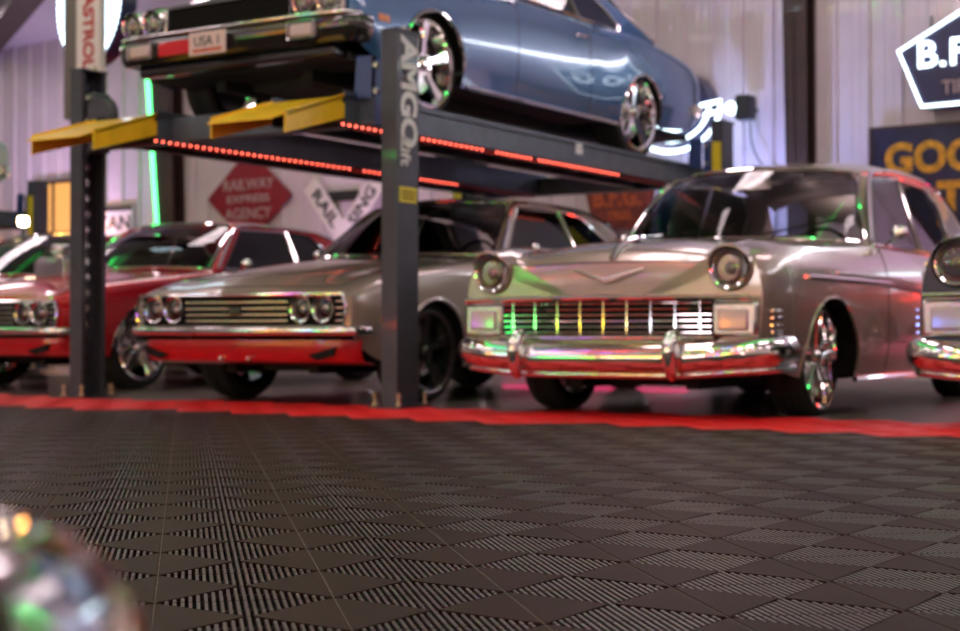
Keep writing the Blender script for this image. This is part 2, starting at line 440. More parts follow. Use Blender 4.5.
def car_body(root, sp):
    """loft the painted shell; sp keys: keys (stations), arches, cabin, paint"""
    keys = [(k[0], [c for p in (k[1] + k[2]) for c in p]) for k in sp['keys']]
    nt = len(sp['keys'][0][1]); ns = len(sp['keys'][0][2])
    x0, x1 = keys[0][0], keys[-1][0]
    xs = set(np.arange(x0, x1, .06).round(4)) | {x1}
    for xc, zc, R in sp['arches']:
        for k in range(0, 41): xs.add(round(xc - R * math.cos(PI * k / 40), 4))
    for v in sp.get('cuts', []): xs.add(v)
    xs = sorted(x for x in xs if x0 <= x <= x1)
    NT, NS = 16, 12
    rows = []
    for x in xs:
        P = interp(keys, x).reshape(-1, 2); T = P[:nt]; S = P[nt - 1:]
        # top: catmull-rom through T
        tp = smooth_path([(p[0], p[1], 0) for p in T], 4)
        tp = [(p.x, p.y) for p in tp]
        u = np.linspace(0, len(tp) - 1, NT); top = [(np.interp(q, range(len(tp)), [p[0] for p in tp]), np.interp(q, range(len(tp)), [p[1] for p in tp])) for q in u]
        zl = S[-1][1]
        for xc, zc, R in sp['arches']:
            if abs(x - xc) < R: zl = max(zl, zc + math.sqrt(R * R - (x - xc)**2))
        zs = S[0][1]
        zz = [p[1] for p in S][::-1]
        kk = [(p[1], [p[0]]) for p in S][::-1]
        side = []
        for q in range(1, NS + 1):
            z = zs + (zl - zs) * q / NS
            side.append((float(interp(kk, z)[0]), z))
        rows.append([(x, a, b) for a, b in top + side])
    n = NT + NS
    parts = {}
    def region(i, j):
        xm = .5 * (xs[i] + xs[i + 1])
        for nm, xa, xb, ja, jb in sp['regions']:
            if xa <= xm <= xb and ja <= j < jb: return nm
        return 'body'
    for side in (1, -1):
        for i in range(len(rows) - 1):
            for j in range(n - 1):
                r = region(i, j)
                if r is None: continue
                if r.startswith('door') : r = ('door', side)
                mb = parts.setdefault(r, MB())
                q = [rows[i][j], rows[i][j + 1], rows[i + 1][j + 1], rows[i + 1][j]]
                mb.add([(p[0], p[1] * side, p[2]) for p in q], [(0, 1, 2, 3) if side > 0 else (3, 2, 1, 0)])
    # end caps
    for row in (rows[0], rows[-1]):
        pts = list(row) + [(p[0], -p[1], p[2]) for p in row[:0:-1]]
        c = (row[0][0], 0, .5 * (row[0][2] + row[-1][2]))
        parts['body'].add(pts + [c], [(k, (k + 1) % len(pts), len(pts)) for k in range(len(pts))])
    objs = {}
    for r, mb in parts.items():
        nm = r if isinstance(r, str) else r[0]
        o = mb.build(nm, sp['paint'], root, angle=42)
        objs[r] = o
    # dark gaps round the doors and the bonnet, drawn as real thin seams
    for nm, xa, xb, ja, jb in sp['regions']:
        if nm is None or nm == 'body': continue
        for side in (1, -1):
            for xe in (xa, xb):
                sm = MB()
                i = min(range(len(xs)), key=lambda k: abs(xs[k] - xe))
                pts = [(rows[i][j][0], (rows[i][j][1] - .0005) * side, rows[i][j][2]) for j in range(ja, min(jb + 1, n))]
                sm.tube(pts, .0035, 5); sm.build('panel_gap', M['black'], root)
            if nm == 'bonnet':
                ii = [k for k in range(len(xs)) if xa <= xs[k] <= xb]
                sm = MB(); sm.tube([(rows[k][jb][0], rows[k][jb][1] * side, rows[k][jb][2]) for k in ii], .0035, 5); sm.build('panel_gap', M['black'], root)
    # arch lips, wells, underbody
    for xc, zc, R in sp['arches']:
        for side in (1, -1):
            lip = MB(); well = MB(); pts = []
            for i, x in enumerate(xs):
                if abs(x - xc) <= R + 1e-6 and rows[i][-1][2] > zc - .02:
                    pts.append((x, rows[i][-1][1] * side, rows[i][-1][2]))
            lip.tube(pts, sp.get('lip', .009), 6)
            well.grid([[(p[0], p[1] * .995, p[2]) for p in pts], [(p[0], .42 * side, p[2]) for p in pts]])
            mid = [(p[0], .42 * side, p[2]) for p in pts]
            well.grid([mid, [(p[0], .42 * side, .22) for p in pts]])
            lip.build('wheel_arch_trim', sp.get('lipmat', sp['paint']), root)
            well.build('wheel_well', M['black'], root)
    z0 = sp.get('floorz', .24)
    ub = MB()
    zlow = sp.get('belly', .26)
    a1 = sp['arches'][0]; a2 = sp['arches'][1]
    for xa, xb, w in ((x0 + .12, a1[0] - a1[2], .82), (a1[0] - a1[2], a1[0] + a1[2], .42), (a1[0] + a1[2], a2[0] - a2[2], .86), (a2[0] - a2[2], a2[0] + a2[2], .42), (a2[0] + a2[2], x1 - .1, .8)):
        ub.box(xa, xb, -w, w, zlow, zlow + .05)
    for s in (1, -1):
        ub.box(x0 + .3, x1 - .3, .36 * s - .04, .36 * s + .04, zlow - .07, zlow)
        ub.tube([(a1[0] + .3, .2 * s, zlow - .03), (2.3, .2 * s, zlow - .04), (x1 - .1, .3 * s, zlow - .02)], .03, 8)
    ub.tube([(0, -.7, .31), (0, .7, .31)], .035, 8); ub.tube([(a2[0], -.7, .31), (a2[0], .7, .31)], .045, 8)
    ub.sphere((a2[0], 0, .31), .12); ub.box(-.35, .35, -.25, .25, zlow - .06, zlow + .02)
    ub.tube([(.5, 0, .3), (a2[0], 0, .31)], .04, 8)
    ub.build('underbody', M['chassis'], root)
    return rows, xs

def cabin(root, g, paint, glassm):
    """g: greenhouse numbers"""
    gl = MB(); wb, wh = g['ws_base'], g['ws_head']   # lists of (x,y,z) centre -> side
    def half(l, n=8):
        p = smooth_path(l, n); return [(a.x, -a.y, a.z) for a in p[::-1]][:-1] + [tuple(a) for a in p]
    B, Hd = half(wb), half(wh)
    rows = []
    for k in range(9):
        t = k / 8; bul = math.sin(PI * t) * g.get('bulge', .03)
        rows.append([(b[0] + (h[0] - b[0]) * t - bul, b[1] + (h[1] - b[1]) * t, b[2] + (h[2] - b[2]) * t + bul * .4) for b, h in zip(B, Hd)])
    gl.grid(rows); ws = gl.build('windshield', glassm, root)
    tr = MB(); tr.tube(rows[0], .014, 6); tr.tube(rows[-1], .014, 6)
    for s in (0, -1): tr.tube([r[s] for r in rows], .016, 6)
    tr.build('windshield_trim', g.get('trim', M['chrome']), root)
    # roof
    R = g['roof']      # list of (x, ycentre crown z, edge y, edge z)
    rk = [(r[0], list(r[1:])) for r in R]
    rr = []
    nx = 24
    for i in range(nx + 1):
        x = R[0][0] + (R[-1][0] - R[0][0]) * i / nx
        zc, ye, ze = interp(rk, x)
        row = []
        for k in range(-12, 13):
            t = k / 12; tt = abs(t)
            z = ze + (zc - ze) * (1 - tt**3.0)
            xx = x
            if i == 0: xx = np.interp(tt * ye, [abs(h[1]) for h in Hd[len(Hd) // 2:]], [h[0] for h in Hd[len(Hd) // 2:]])
            row.append((xx, t * ye, z))
        rr.append(row)
    rf = MB(); rf.grid(rr); rf.build('roof', paint, root, solid=.03)
    # rear window
    rb = half(g['rw_base']); rt = rr[-1]; n = len(rb)
    top = [(rt[0][0], np.interp(k / (n - 1), np.linspace(0, 1, 25), [p[1] for p in rt]), np.interp(k / (n - 1), np.linspace(0, 1, 25), [p[2] for p in rt])) for k in range(n)]
    rg = MB(); rg.grid([[(a[0] + (b[0] - a[0]) * t + .03 * math.sin(PI * t), a[1] + (b[1] - a[1]) * t, a[2] + (b[2] - a[2]) * t + .02 * math.sin(PI * t)) for a, b in zip(rb, top)] for t in np.linspace(0, 1, 7)])
    rg.build('rear_window', glassm, root)
    zb, yb, zr, yr = g['belt']     # belt z,y ; roof rail z,y
    def ymap(z): return yb + (z - zb) / (zr - zb) * (yr - yb)
    for s in (1, -1):
        for poly in g['windows']:
            mb = MB(); mb.prism(poly, 0, .006, lambda p: (p[0], s * (ymap(p[2]) - .01 - p[1]), p[2]))
            w = mb.build('side_window', glassm, root)
            t = MB(); t.tube([(p[0], s * (ymap(p[1]) - .006), p[1]) for p in poly], .011, 6, closed=True)
            t.build('window_trim', g.get('sidetrim', M['chrome']), w)
        for poly in g['pillars']:
            mb = MB(); mb.prism(poly, 0, .05, lambda p: (p[0], s * (ymap(p[2]) + .004 - p[1]), p[2]))
            mb.build('pillar', paint, root, bevel=.008)
        # drip rail
        d = MB(); d.tube(smooth_path([(x, s * (ymap(z) + .008), z) for x, z in g['rail']], 5), .013, 6); d.build('roof_rail', g.get('railmat', M['chrome']), root)
    # interior
    it = MB(); xa, xb = g['tub']
    it.box(xa, xb, -.74, .74, .32, .36); it.box(xa - .02, xa + .16, -.74, .74, .6, zb - .03); it.box(xb - .05, xb, -.74, .74, .36, zb - .02)
    for s in (1, -1): it.box(xa, xb, s * .80 - .02, s * .80 + .02, .36, zb - .06)
    it.build('interior', M['leather'], root, bevel=.01)
    for (sx, sy, w) in ((xa + .95, .38, .27), (xa + .95, -.38, .27), (xb - .45, 0, .62)):
        st = MB(); st.box(sx - .25, sx + .25, sy - w, sy + w, .42, .60)
        Mx = Matrix.Translation((sx + .25, sy, .55)) @ Matrix.Rotation(.22, 4, 'Y')
        st.box(-.06, .08, -w, w, 0, zb + .03 - .55 + .06, Mx)
        st.build('seat', M['leather'], root, bevel=.03)
    sw = MB(); c = Vector((xa + .42, -.38, zb - .04)); n1 = Vector((-.9, 0, .35)).normalized(); u = Vector((0, 1, 0)); w = n1.cross(u)
    sw.tube([c + (u * math.cos(2 * PI * k / 24) + w * math.sin(2 * PI * k / 24)) * .19 for k in range(24)], .012, 6, closed=True)
    for k in range(3):
        a = PI / 2 + 2 * PI * k / 3; sw.tube([c, c + (u * math.cos(a) + w * math.sin(a)) * .19], .01, 6)
    sw.tube([c, c + n1 * .3], .02, 6); sw.build('steering_wheel', M['black'], root)
    mi = MB(); mp = Vector(Hd[len(Hd) // 2]) + Vector((.06, 0, -.09)); mi.box(mp.x - .01, mp.x + .01, -.11, .11, mp.z - .03, mp.z + .03); mi.tube([mp, mp + Vector((-.03, 0, .09))], .006, 6)
    mi.build('rear_view_mirror', M['chrome'], root, bevel=.008)

def mid_keys(hi=0.0):
    """1967 style two door: hi raises belt"""
    return [
    (-.84, [(0, .685), (.35, .685), (.6, .685), (.75, .69), (.85, .685), (.90, .66)], [(.915, .62), (.92, .56), (.92, .50), (.90, .46)]),
    (-.74, [(0, .75), (.33, .745), (.58, .735), (.74, .735), (.86, .72), (.92, .68)], [(.94, .62), (.945, .54), (.94, .46), (.90, .36)]),
    (-.5, [(0, .84), (.33, .83), (.58, .80), (.74, .80), (.86, .79), (.93, .74)], [(.95, .66), (.955, .54), (.95, .40), (.91, .27)]),
    (0, [(0, .92), (.33, .91), (.58, .88), (.74, .865), (.86, .86), (.93, .81)], [(.955, .70), (.96, .56), (.95, .40), (.91, .24)]),
    (.6, [(0, .97), (.33, .96), (.58, .94), (.74, .92), (.86, .92), (.93, .87)], [(.95, .74), (.955, .56), (.945, .40), (.91, .22)]),
    (1.0, [(0, .98), (.33, .98), (.58, .97), (.74, .965), (.85, .955), (.92, .91)], [(.945, .76), (.95, .56), (.94, .40), (.91, .22)]),
    (2.2, [(0, .97), (.33, .97), (.58, .97), (.74, .965), (.85, .955), (.91, .92)], [(.935, .78), (.945, .56), (.94, .40), (.91, .22)]),
    (2.75, [(0, .97), (.33, .97), (.58, .98), (.74, .99), (.85, .985), (.925, .93)], [(.955, .80), (.96, .58), (.95, .42), (.91, .24)]),
    (3.3, [(0, .98), (.33, .98), (.58, .98), (.74, .98), (.85, .965), (.92, .91)], [(.95, .78), (.955, .58), (.94, .44), (.90, .28)]),
    (3.9, [(0, .94), (.33, .94), (.58, .93), (.74, .92), (.84, .90), (.89, .86)], [(.91, .76), (.915, .60), (.90, .46), (.87, .34)]),
    (4.12, [(0, .85), (.33, .85), (.58, .85), (.74, .85), (.82, .83), (.86, .80)], [(.875, .72), (.875, .62), (.87, .50), (.84, .42)]),
    ]
def fastback_cabin(rake=0.0):
    return dict(
        ws_base=[(.62, 0, .985), (.66, .4, .985), (.82, .72, .975), (.90, .80, .965)],
        ws_head=[(1.30, 0, 1.40), (1.32, .35, 1.39), (1.38, .58, 1.365), (1.40, .62, 1.35)],
        roof=[(1.30, 1.405, .63, 1.355), (1.8, 1.445, .65, 1.385), (2.3, 1.44, .64, 1.375), (2.65, 1.41, .61, 1.34), (2.85, 1.37, .60, 1.29)],
        rw_base=[(3.45, 0, .99), (3.43, .35, .99), (3.3, .66, .99)],
        belt=(.965, .86, 1.375, .645),
        windows=[[(1.02, .975), (1.42, 1.33), (2.02, 1.345), (2.02, .975)], [(2.06, .975), (2.05, 1.345), (2.36, 1.32), (2.62, 1.15), (2.72, 1.03), (2.68, .975)]],
        pillars=[[(.88, .955), (.98, .955), (1.44, 1.345), (1.36, 1.36)], [(2.38, 1.325), (2.80, 1.30), (3.32, .97), (2.70, .965), (2.74, 1.03), (2.64, 1.16)]],
        rail=[(.92, .98), (1.15, 1.18), (1.40, 1.36), (1.8, 1.385), (2.3, 1.375), (2.62, 1.33), (2.9, 1.2), (3.3, .99)],
        tub=(.85, 2.75))
REG = [('bonnet', -.78, .60, 0, 10), ('door', 1.02, 2.06, 15, 26), ('boot_lid', 3.36, 4.05, 0, 9), (None, .88, 2.95, 0, 10)]
def front67(root, accent, plate=False):
    # recessed grille with chrome bars and four round lamps
    b = MB(); b.box(-.855, -.84, -.86, .86, .475, .67); b.build('grille_backing', M['black'], root)
    fr = MB()
    pts = [(-.87, -.88, .478), (-.87, .88, .478), (-.87, .90, .60), (-.87, .87, .672), (-.87, -.87, .672), (-.87, -.90, .60)]
    fr.tube(pts, .012, 8, closed=True); fr.build('grille_frame', M['chrome'], root)
    for z in (.515, .552, .59, .628):
        g = MB(); g.box(-.885, -.86, -.44, .44, z - .007, z + .007)
        for s in (1, -1): g.box(-.88, -.86, s * .85 - .035, s * .85 + .03, z - .005, z + .005)
        g.build('grille_bar', M['chromedull'], root, bevel=.003)
    e = MB(); e.box(-.90, -.88, -.05, .05, .55, .60); e.build('emblem', M['blackpaint'], root, bevel=.01)
    for y in (-.725, -.545, .545, .725): headlight(root, -.87, y, .585, .070)
    # slim blade bumper wrapping round the corners
    path = smooth_path([(-.955, 0, .452), (-.95, .4, .452), (-.93, .75, .452), (-.89, .91, .452), (-.82, .965, .452), (-.73, .975, .452)], 5)
    bar_sweep('bumper', root, [tuple(p) for p in path], ellipse_prof(.016, .026), M['chrome'])
    v = MB(); rows = []
    for p in smooth_path([(-.88, 0, 0), (-.87, .5, 0), (-.85, .80, 0), (-.74, .92, 0)], 5):
        rows.append([(p.x, p.y, .40), (p.x - .01, p.y, .33), (p.x + .02, p.y, .27), (p.x + .12, p.y, .25)])
    rows = [[(a, -b_, c) for a, b_, c in r] for r in rows[::-1]][:-1] + rows
    v.grid(rows); v.build('valance', accent, root, solid=.01)
    for s in (1, -1):
        k = MB(); k.prism([(s * .60, .31), (s * .82, .36), (s * .80, .31), (s * .68, .28)], -.01, .01, lambda p: (-.895 + p[1] + abs(p[0]) * .03, p[0], p[2])); k.build('valance_scoop', M['black'], root)
    for y in (-.12, .12):
        k = MB(); k.lathe([(.001, -.905), (.013, -.9), (.014, -.87)], c=(0, y, .285), axis='x', seg=12); k.build('valance_bolt', M['chrome'], root)

def mid_car(name, loc, rz, paint, accent, label, cat='car', wheel='five', front='67', group=None):
    root = empty(name, loc, rz, label, cat, group)
    ar = [(0, .30, .355), (2.92, .31, .345)]
    sp = dict(keys=mid_keys(), arches=ar, paint=paint, regions=REG, cuts=[-.78, .60, 1.02, 2.06, 3.36, 4.05, .88, 2.95], lip=.013, lipmat=M['chrome'] if front != '67' or wheel == 'five' else paint)
    car_body(root, sp)
    cabin(root, fastback_cabin(), paint, M['glass'])
    for x in (0, 2.92):
        for y in (-.78, .78): make_wheel(root, x, y, (.325 if front == '67' else .335 if x < 1 else .375), wheel, (.245 if front == '67' else .272 if x < 1 else .302))
    if front == '67': front67(root, accent)
    else: front70(root)
    # mirror, handle, tail lamps, rear bumper
    for s in (1, -1):
        m = MB(); m.sphere((1.12, s * 1.0, 1.02), .06, 14, 8, (.6, 1, .65)); m.tube([(1.14, s * .90, .96), (1.12, s * .98, 1.0)], .012, 6); m.build('door_mirror', M['chrome'], root)
        h = MB(); h.tube(smooth_path([(1.84, s * .945, .80), (1.86, s * .975, .80), (1.97, s * .975, .80), (1.99, s * .945, .80)], 4), .01, 6); h.build('door_handle', M['chrome'], root)
        t = MB(); t.box(4.10, 4.14, s * .68 - .14, s * .68 + .14, .62, .74); t.build('tail_light', M['redlens'], root, bevel=.01)
        r = MB(); r.tube([(.40, s * .915, .235), (2.54, s * .915, .235)], .014, 6); r.build('sill_trim', M['chrome'], root)
        f = MB(); f.box(-.60, -.49, s * .95 - .006, s * .95 + .010, .50, .545); f.box(-.60, -.49, s * .95 - .006, s * .95 + .012, .518, .522); f.build('marker_light', M['amber'], root, bevel=.003)
    p = smooth_path([(4.2, 0, .50), (4.19, .5, .50), (4.14, .85, .50), (3.95, .93, .50)], 5)
    full = [(q.x, -q.y, q.z) for q in p[::-1]][:-1] + [tuple(q) for q in p]
    mb = MB(); mb.sweep(full, ellipse_prof(.03, .05)); mb.build('rear_bumper', M['chrome'], root)
    return root
def front70(root):
    # black grille between paired lamps in chrome bezels, deep bumper with lamp slots, plate
    b = MB(); b.box(-.86, -.84, -.50, .50, .52, .675); b.build('grille_backing', M['black'], root)
    for z in (.555, .585, .615, .645):
        g = MB(); g.box(-.875, -.855, -.48, .48, z - .004, z + .004); g.build('grille_bar', M['black'], root)
    fr = MB(); fr.tube([(-.875, -.5, .52), (-.875, .5, .52), (-.875, .5, .675), (-.875, -.5, .675)], .009, 6, closed=True); fr.build('grille_frame', M['chrome'], root)
    for s in (1, -1):
        z0, z1 = .505, .69
        bz = MB(); bz.box(-.875, -.84, s * .71 - .19, s * .71 + .19, z0, z1); o = bz.build('lamp_bezel', M['chromedull'], root, bevel=.02)
        for y in (.62, .80): headlight(root, -.885, s * y, .60, .072)
    prof = [(-.03, .055), (.02, .06), (.055, .035), (.06, 0), (.05, -.06), (.02, -.105), (-.03, -.11)]
    path = smooth_path([(-.90, 0, .445), (-.895, .4, .445), (-.88, .72, .448), (-.84, .88, .452), (-.78, .93, .455), (-.70, .935, .455)], 5)
    full = [(q.x, -q.y, q.z) for q in path[::-1]][:-1] + [tuple(q) for q in path]
    mb = MB(); mb.sweep(full, prof); mb.build('bumper', M['bumperdark'], root, angle=50)
    tp = MB(); tp.sweep([(q[0] - .045, q[1], q[2] + .06) for q in full][::-1], ellipse_prof(.014, .012)); tp.build('bumper_edge', M['chrome'], root)
    for s in (1, -1):
        k = MB(); k.box(-.985, -.93, s * .66 - .085, s * .66 + .085, .37, .45); k.build('parking_lamp', M['parklens'], root, bevel=.012)
        k = MB(); k.tube([(-.978, s * .66 - .1, .36), (-.978, s * .66 + .1, .36), (-.978, s * .66 + .1, .46), (-.978, s * .66 - .1, .46)], .008, 6, closed=True); k.build('lamp_frame', M['chrome'], root)
    rp = MB(); rp.box(-.976, -.94, .22, .50, .36, .45); rp.build('bumper_reflection', M['red'], root, bevel=.01)  # red block standing in for a red reflection on the bumper
    pl = MB(); pl.box(-.998, -.992, -.15 + .06, .15 + .06, .335, .475); p = pl.build('licence_plate', M['platewhite'], root, bevel=.002)
    text('USA 1', .085, M['signblack'], p, (-.9985, .06, .415), rot=(PI / 2, 0, -PI / 2), ext=.001, bold=.001)
    s_ = MB(); s_.box(-.9985, -.993, -.06, .18, .35, .372); s_.build('plate_stripe', M['rustorange'], p)
    v = MB(); v.box(-.84, -.7, -.8, .8, .27, .34); v.build('valance', M['blackpaint'], root, bevel=.02)
M['bumperdark'] = pbsdf('smoked_chrome', (.05, .045, .045), .12, .6, 1.0)
M['platewhite'] = pbsdf('plate_white', (.72, .55, .55), .4)

# ---- rounded fifties hardtop
def fifties_keys():
    return [
    (-.85, [(0, .69), (.30, .69), (.50, .70), (.60, .755), (.71, .875), (.82, .83)], [(.865, .74), (.885, .62), (.885, .50), (.86, .38)]),
    (-.825, [(0, .765), (.30, .765), (.50, .765), (.60, .80), (.715, .885), (.83, .84)], [(.88, .75), (.895, .62), (.895, .48), (.87, .34)]),
    (-.78, [(0, .835), (.30, .832), (.50, .825), (.60, .84), (.72, .897), (.84, .85)], [(.89, .75), (.905, .62), (.905, .48), (.88, .32)]),
    (-.70, [(0, .885), (.30, .88), (.50, .867), (.61, .868), (.73, .91), (.855, .865)], [(.91, .76), (.92, .62), (.92, .46), (.89, .26)]),
    (-.45, [(0, .945), (.30, .935), (.50, .915), (.63, .90), (.745, .925), (.865, .88)], [(.925, .77), (.935, .62), (.935, .44), (.90, .22)]),
    (0, [(0, .98), (.3, .965), (.5, .935), (.65, .91), (.765, .935), (.87, .895)], [(.925, .78), (.94, .62), (.94, .42), (.90, .19)]),
    (.55, [(0, 1.0), (.3, .99), (.5, .97), (.66, .95), (.78, .955), (.87, .92)], [(.92, .79), (.935, .62), (.935, .40), (.89, .17)]),
    (.95, [(0, 1.0), (.3, 1.0), (.5, .99), (.68, .98), (.79, .975), (.87, .94)], [(.92, .80), (.935, .62), (.935, .40), (.89, .17)]),
    (2.0, [(0, .97), (.3, .97), (.5, .975), (.68, .975), (.79, .97), (.87, .93)], [(.92, .79), (.935, .62), (.935, .40), (.89, .17)]),
    (2.5, [(0, .95), (.3, .95), (.5, .95), (.68, .945), (.79, .94), (.87, .905)], [(.925, .79), (.94, .62), (.94, .42), (.90, .19)]),
    (3.3, [(0, 1.0), (.3, .99), (.5, .97), (.68, .93), (.79, .93), (.87, .90)], [(.925, .79), (.94, .62), (.93, .44), (.89, .24)]),
    (3.9, [(0, .93), (.3, .92), (.5, .90), (.66, .88), (.77, .92), (.85, .89)], [(.90, .79), (.91, .62), (.90, .46), (.87, .32)]),
    (4.25, [(0, .74), (.3, .74), (.5, .74), (.64, .76), (.74, .86), (.80, .84)], [(.83, .76), (.84, .62), (.84, .5), (.82, .42)]),
    ]
def fifties_cabin():
    return dict(
        ws_base=[(.55, 0, 1.0), (.60, .4, .995), (.74, .70, .98), (.92, .81, .97)],
        ws_head=[(1.10, 0, 1.46), (1.12, .35, 1.45), (1.20, .58, 1.42), (1.27, .64, 1.39)], bulge=.05,
        roof=[(1.10, 1.465, .65, 1.40), (1.5, 1.53, .67, 1.455), (2.0, 1.57, .68, 1.48), (2.5, 1.565, .67, 1.47), (2.85, 1.52, .65, 1.42), (3.0, 1.47, .63, 1.37)],
        rw_base=[(3.45, 0, 1.01), (3.40, .4, 1.0), (3.1, .72, .98)],
        belt=(.955, .84, 1.47, .67),
        windows=[[(.99, .965), (1.33, 1.385), (1.93, 1.435), (1.93, .965)], [(1.97, .965), (1.97, 1.437), (2.5, 1.42), (2.68, 1.30), (2.72, .965)]],
        pillars=[[(.88, .955), (.97, .955), (1.34, 1.40), (1.26, 1.40)], [(2.52, 1.43), (2.95, 1.40), (3.2, 1.2), (3.3, .955), (2.74, .955), (2.70, 1.30)]],
        rail=[(.90, .97), (1.10, 1.22), (1.30, 1.40), (1.6, 1.46), (2.1, 1.48), (2.6, 1.455), (2.95, 1.36), (3.2, 1.15), (3.32, .97)],
        tub=(.85, 2.8))
def fifties_car(name, loc, rz, paint, roofpaint, label):
    root = empty(name, loc, rz, label, 'car')
    sp = dict(keys=fifties_keys(), arches=[(.03, .20, .435), (2.95, .22, .40)], paint=paint, regions=[('bonnet', -.80, .50, 0, 9), ('door', .98, 2.02, 15, 26), ('boot_lid', 3.3, 4.2, 0, 8), (None, .86, 2.95, 0, 11)],
              cuts=[-.80, .50, .98, 2.02, 3.3, 4.2, .86, 2.95], lip=.009, belly=.22)
    rows, xs = car_body(root, sp)
    g = fifties_cabin(); cabin(root, g, roofpaint, M['glass'])
    for x in (0, 2.95):
        for y in (-.765, .765): make_wheel(root, x, y, .31, 'split', .262, .215)
    # lamps with visors
    for s in (1, -1):
        headlight(root, -.865, s * .715, .765, .088)
        vz = MB(); rws = []
        for k in range(25):
            a = PI * 2 * k / 24; c, q = math.cos(a), math.sin(a)
            fw = .05 * max(q, 0)
            rws.append([(-.80, s * .715 + .128 * c, .768 + .125 * q), (-.865 - fw, s * .715 + .12 * c, .766 + .117 * q), (-.868 - fw, s * .715 + .112 * c, .765 + .108 * q), (-.84, s * .715 + .108 * c, .765 + .104 * q)])
        vz.grid(rws); vz.build('headlight_pod', paint, root)
        # parking lamp housing at the grille end
        b = MB(); b.box(-.90, -.82, s * .75 - .125, s * .75 + .125, .425, .60); o = b.build('parking_lamp_housing', M['chromedull'], root, bevel=.02)
        b = MB(); b.box(-.915, -.89, s * .745 - .085, s * .745 + .085, .455, .565); b.build('lamp_lens', M['parklens'], o, bevel=.02)
        # wrap trim behind it
        for k in range(4):
            t = MB(); t.box(-.80, -.62, s * .915 - .008, s * .915 + .012, .44 + .035 * k, .455 + .035 * k); t.build('side_grille_bar', M['chrome'], root, bevel=.003)
    # grille
    b = MB(); b.box(-.86, -.84, -.64, .64, .41, .615); b.build('grille_backing', M['black'], root)
    for z in (.445, .475, .505, .535, .565, .595):
        g_ = MB(); g_.tube([(-.885, -.62, z), (-.895, 0, z), (-.885, .62, z)], .0045, 6); g_.build('grille_bar', M['chrome'], root)
    for k in range(9):
        y = -.56 + .14 * k; g_ = MB(); g_.box(-.893, -.865, y - .004, y + .004, .425, .61); g_.build('grille_upright', M['chrome'], root)
    t = MB(); t.tube(smooth_path([(-.90, -.86, .615), (-.91, -.4, .622), (-.915, 0, .624), (-.91, .4, .622), (-.90, .86, .615)], 4), .017, 8); t.build('grille_top_bar', M['chrome'], root)
    t = MB(); t.tube(smooth_path([(-.90, -.64, .42), (-.91, 0, .42), (-.90, .64, .42)], 4), .014, 8); t.build('grille_bottom_bar', M['chrome'], root)
    # bonnet chevron and bird
    e = MB(); e.tube([(-.835, -.21, .775), (-.868, 0, .715), (-.835, .21, .775)], [.004, .012, .004], 6); e.build('bonnet_chevron', M['chromedull'], root)
    e = MB(); e.tube(smooth_path([(-.80, 0, .83), (-.70, 0, .90), (-.45, 0, .955), (-.2, 0, .985)], 4), [.016] * 5 + [.018] * 4 + [.006] * 4, 8)
    for s in (1, -1): e.add([(-.60, 0, .935), (-.45, s * .09, .955), (-.35, s * .10, .965), (-.42, 0, .97)], [(0, 1, 2, 3)])
    e.build('bonnet_ornament', M['chrome'], root)
    # bumper: broad curved blade, dipped centre, two guards
    prof = [(-.02, .07), (.0, .076), (.022, .070), (.042, .052), (.055, .025), (.058, 0), (.054, -.028), (.040, -.052), (.02, -.068), (0, -.074), (-.02, -.07)]
    path = smooth_path([(-.955, 0, .315), (-.95, .35, .315), (-.945, .55, .322), (-.93, .72, .335), (-.87, .86, .345), (-.76, .925, .35), (-.62, .935, .355)], 5)
    full = [(q.x, -q.y, q.z) for q in path[::-1]][:-1] + [tuple(q) for q in path]
    mb = MB(); mb.sweep(full, prof); mb.build('bumper', M['chrome'], root, angle=60)
    lo = MB(); lo.sweep([(q[0] + .03, q[1], q[2] - .085) for q in full][::-1], ellipse_prof(.03, .02)); lo.build('bumper_lower_bar', M['chrome'], root)
    for s in (1, -1):
        gd = MB(); gp = smooth_path([(-1.0, s * .46, .215), (-1.035, s * .46, .27), (-1.045, s * .46, .34), (-1.03, s * .46, .40), (-.98, s * .46, .435)], 4)
        gd.tube(gp, [.020, .026, .03, .032, .034, .036, .037, .038, .04, .041, .042, .043, .043, .043, .041, .038, .03][:len(gp)], 12); gd.sphere((-.975, s * .46, .432), .035)
        gd.build('bumper_guard', M['chrome'], root)
        # side spear, door handle, mirror, window sill trim
        y = lambda x, z: s * (float(np.interp(x, [-.6, -.4, 0, 3, 3.6], [.925, .935, .947, .947, .93])))
        t = MB(); t.tube([(x, y(x, 0), z) for x, z in ((-.35, .735), (.3, .735), (1.0, .728), (1.6, .70), (2.2, .655), (2.7, .60))], .013, 6); t.build('side_spear', M['chrome'], root)
        t = MB(); t.tube([(.05, y(0, 0), .765), (.4, y(0, 0), .772), (1.0, y(1, 0), .765), (1.6, y(1, 0), .735)], .006, 6); t.build('side_spear_upper', M['chrome'], root)
        t = MB(); t.tube([(.90, s * .865, .955), (1.5, s * .868, .955), (2.1, s * .868, .95), (2.7, s * .868, .93), (3.4, s * .865, .925)], .012, 6); t.build('belt_trim', M['chrome'], root)
        t = MB(); t.tube(smooth_path([(1.80, s * .90, .83), (1.82, s * .945, .83), (1.93, s * .945, .83), (1.95, s * .90, .83)], 4), .01, 6); t.build('door_handle', M['chrome'], root)
        t = MB(); t.sphere((1.12, s * .95, 1.04), .055, 14, 8, (.5, 1, .8)); t.tube([(1.14, s * .86, .955), (1.13, s * .94, 1.02)], .01, 6); t.build('door_mirror', M['chrome'], root)
        t = MB(); t.box(4.18, 4.27, s * .74 - .06, s * .74 + .06, .60, .80); t.build('tail_light', M['redlens'], root, bevel=.02)
